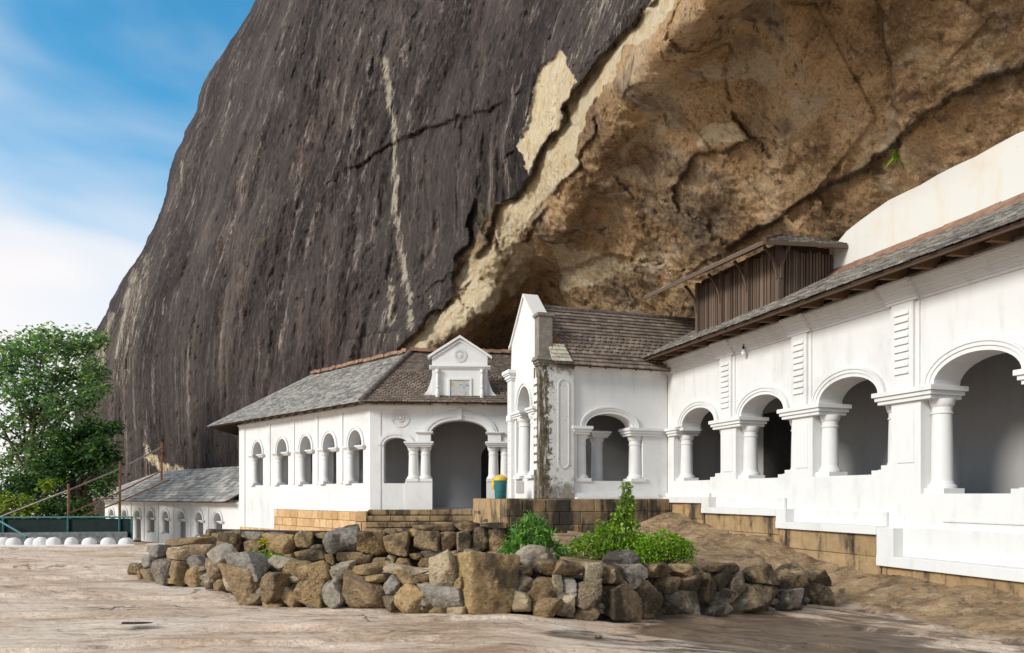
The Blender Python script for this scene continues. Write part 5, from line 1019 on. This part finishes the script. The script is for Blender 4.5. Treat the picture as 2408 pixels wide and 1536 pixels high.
# ------------------------------------------------------------------ fence, handrail, parapet
def px(x, y, Y): return P(x, y, Y)
fe = empty('mesh_fence', P(150, 1290, 32), 'dark green mesh fence with teal pipe posts behind the white parapet', 'fence')
YF = 32
m = MB().tube(px(-260, 1218, YF), px(312, 1216, YF), .035); build('top_rail', m, teal_pipe, fe)
for x in (-150, 8, 160, 281, 310):
    m = MB().tube(px(x, 1214, YF), px(x, 1300, YF), .045); build('post', m, teal_pipe, fe)
m = MB().tube(px(0, 1226, YF - .3), px(62, 1262, YF - .6), .045); m.tube(px(62, 1262, YF - .6), px(62, 1285, YF - .6), .045); build('brace', m, teal_pipe, fe)
m = MB(); a = px(-260, 1221, YF + .06); b = px(312, 1219, YF + .06)
for k in range(190):                                       # woven shade net: close strands both ways
    x = -260 + k * 3.0; m.bar(px(x, 1220, YF + .06), px(x, 1268, YF + .06), .055, .01)
for k in range(16): y = 1221 + k * 3; m.bar(px(-260, y, YF + .075), px(312, y, YF + .075), .01, .042)
build('net', m, net_m, fe, recalc=False)
m = MB(); m.prism([px(-260, 1290, 31.4), px(-260, 1256, 31.4), px(-260, 1253, 32.4), px(-260, 1290, 32.4)], [px(300, 1290, 31.4), px(300, 1252, 31.4), px(300, 1249, 32.4), px(300, 1290, 32.4)])
kb = tag(build('concrete_kerb', m, kerb_m, None, bevel=.03), 'long grey concrete kerb between the white parapet and the green fence', 'kerb')
rail_m = m_simple('worn_rail', (.24, .20, .17), .6, .2, .4, 7)
hr = empty('stair_railing', P(160, 1290, 33), 'rusty pipe handrail rising to the right past the low arcade roof', 'railing')
def yr(x): return 33 + max(0, x - 160) * .012
for pts, r, mt, nm in (([(-180, 1290), (0, 1216), (161, 1153), (282, 1103), (380, 1052)], .04, rail_m, 'top_rail'), ([(166, 1206), (282, 1157), (380, 1108)], .035, rust, 'lower_rail'), ([(188, 1217), (282, 1180), (400, 1128)], .035, rust, 'lower_rail')):
    m = MB()
    for a, b in zip(pts[:-1], pts[1:]): m.tube(px(*a, yr(a[0])), px(*b, yr(b[0])), r)
    build(nm, m, mt, hr)
for x, y0 in ((161, 1138), (282, 1085), (380, 1040)):
    m = MB().tube(px(x, y0, yr(x)), px(x, 1290 if x < 300 else 1130, yr(x)), .055); build('post', m, rust, hr)
m = MB()
for k in range(3):
    o = 5 + 6 * k; q = [(0, 1216 - o * .3), (161, 1150 - o), (282, 1100 - o), (380, 1050 - o)]
    for a, b in zip(q[:-1], q[1:]): m.tube(px(*a, yr(a[0])), px(*b, yr(b[0])), .010, None, 5)
build('wire', m, black_m, hr)
pr = empty('white_parapet', P(150, 1285, 28), 'white parapet with a row of rounded merlons along the edge of the bare rock', 'parapet')
m = MB(); m.prism([px(-260, 1300, 27.6), px(-260, 1283, 27.6), px(-260, 1283, 28.1), px(-260, 1300, 28.1)], [px(316, 1300, 27.6), px(316, 1280, 27.6), px(316, 1280, 28.1), px(316, 1300, 28.1)]); build('base', m, white_low, pr)
for x in (-180, -130, -82, -35, 8, 32 + 0, 74, 96, 126, 168, 210, 254, 296):
    m = MB(); v, f = ico(3); c = px(x, 1279, 27.85); ww = .235
    q = np.sign(v) * np.abs(v) ** np.array([.95, .6, .85]); q = q * np.array([ww * (1 + .12 * math.sin(x)), .22, .25 * (1 + .1 * math.cos(x * 3))]); q += v * (.02 * fbm(v * 2 + x, 2))[:, None]
    m.add((q + np.array(c)).tolist(), f); build('merlon', m, white_low, pr, 180)
# ------------------------------------------------------------------ small things
bp = P(1177, 1168, 26.2); bz = EYE - .155
bn = empty('litter_bin', (bp.x, bp.y, bz), 'teal litter bin with yellow hood standing on the terrace beside the gabled wing', 'bin')
Bf = Fr((bp.x, bp.y), (.95, -.3), (-.3, -.95)); zb = bz - EYE
m = MB().lathe(Bf, 0, 0, [(.19, zb), (.21, zb + .03), (.235, zb + .62), (.24, zb + .66)], 28); build('bin_body', m, green_paint, bn, 40)
m = MB().lathe(Bf, 0, 0, [(.262, zb + .66), (.262, zb + .74), (.22, zb + .79), (.12, zb + .85), (.02, zb + .88)], 28); build('hood', m, yellow_paint, bn, 40)
Bk = Fr((bp.x, bp.y), (-.35, -.94), (-.94, .35)); m = MB().box(Bk, -.13, .13, .20, .30, zb + .34, zb + .76); build('flap', m, yellow_paint, bn, bevel=.02)
lp = P(1748, 792, 22.9); hb = empty('hanging_bulb', lp, 'clear light bulb hanging on a cord from the gallery eave', 'light bulb')
Hf = Fr((lp.x, lp.y), (1, 0), (0, -1)); z0 = lp.z - EYE + .0
m = MB().tube(lp + Vector((0, 0, -.02)), lp + Vector((0, 0, -.30)), .010, None, 6); build('cord', m, black_m, hb)
m = MB().lathe(Hf, 0, 0, [(.03, z0 - .40), (.035, z0 - .38), (.03, z0 - .31), (.012, z0 - .29)], 14); build('socket', m, black_m, hb, 40)
m = MB().lathe(Hf, 0, 0, [(.005, z0 - .60), (.04, z0 - .59), (.068, z0 - .55), (.072, z0 - .51), (.05, z0 - .45), (.03, z0 - .40)], 18); build('glass', m, glass_bulb, hb, 180)
cb = G(6.72, -.95, 1.9); ch = empty('hanging_cloth', cb, 'magenta and dark cloth hanging inside the third arch of the gallery', 'cloth')
for off_, w_, h0, h1, mt in ((0, .12, 0, -.55, cloth_d), (.05, .09, -.50, -1.0, cloth_m)):
    m = MB(); n = 10; top = [G(6.72 + off_ - w_ / 2 + w_ * k / n, -.95 + .03 * math.sin(k * 2.1), 1.9 + h0) for k in range(n + 1)]; bot = [G(6.72 + off_ - w_ * .7 + 1.4 * w_ * k / n, -.95 + .05 * math.sin(k * 2.1 + 1), 1.9 + h1 + .03 * math.sin(k)) for k in range(n + 1)]
    for k in range(n): m.prism([top[k], top[k + 1], bot[k + 1], bot[k]], [p + G.b * .012 for p in (top[k], top[k + 1], bot[k + 1], bot[k])])
    build('cloth_fold', m, mt, ch)
# puddle in a hollow of the rock
Yp = ground_depth(315, 1476); c = P(315, 1476, Yp); m = MB(); R = random.Random(3); ring = [Vector((c.x + .20 * math.cos(t) * (1 + .25 * math.sin(3 * t + 1)), c.y + .12 * math.sin(t) * (1 + .2 * math.cos(2 * t)), EYE + float(ground_rel(c.x, c.y)) + .055)) for t in np.linspace(0, 2 * math.pi, 28)[:-1]]
m.face(ring); pm_ = NT('puddle_water'); pm_.col((.02, .02, .02)).rough(.06); pm_.b.inputs['Specular IOR Level'].default_value = .8; tag(build('puddle', m, pm_.m), kind='structure')
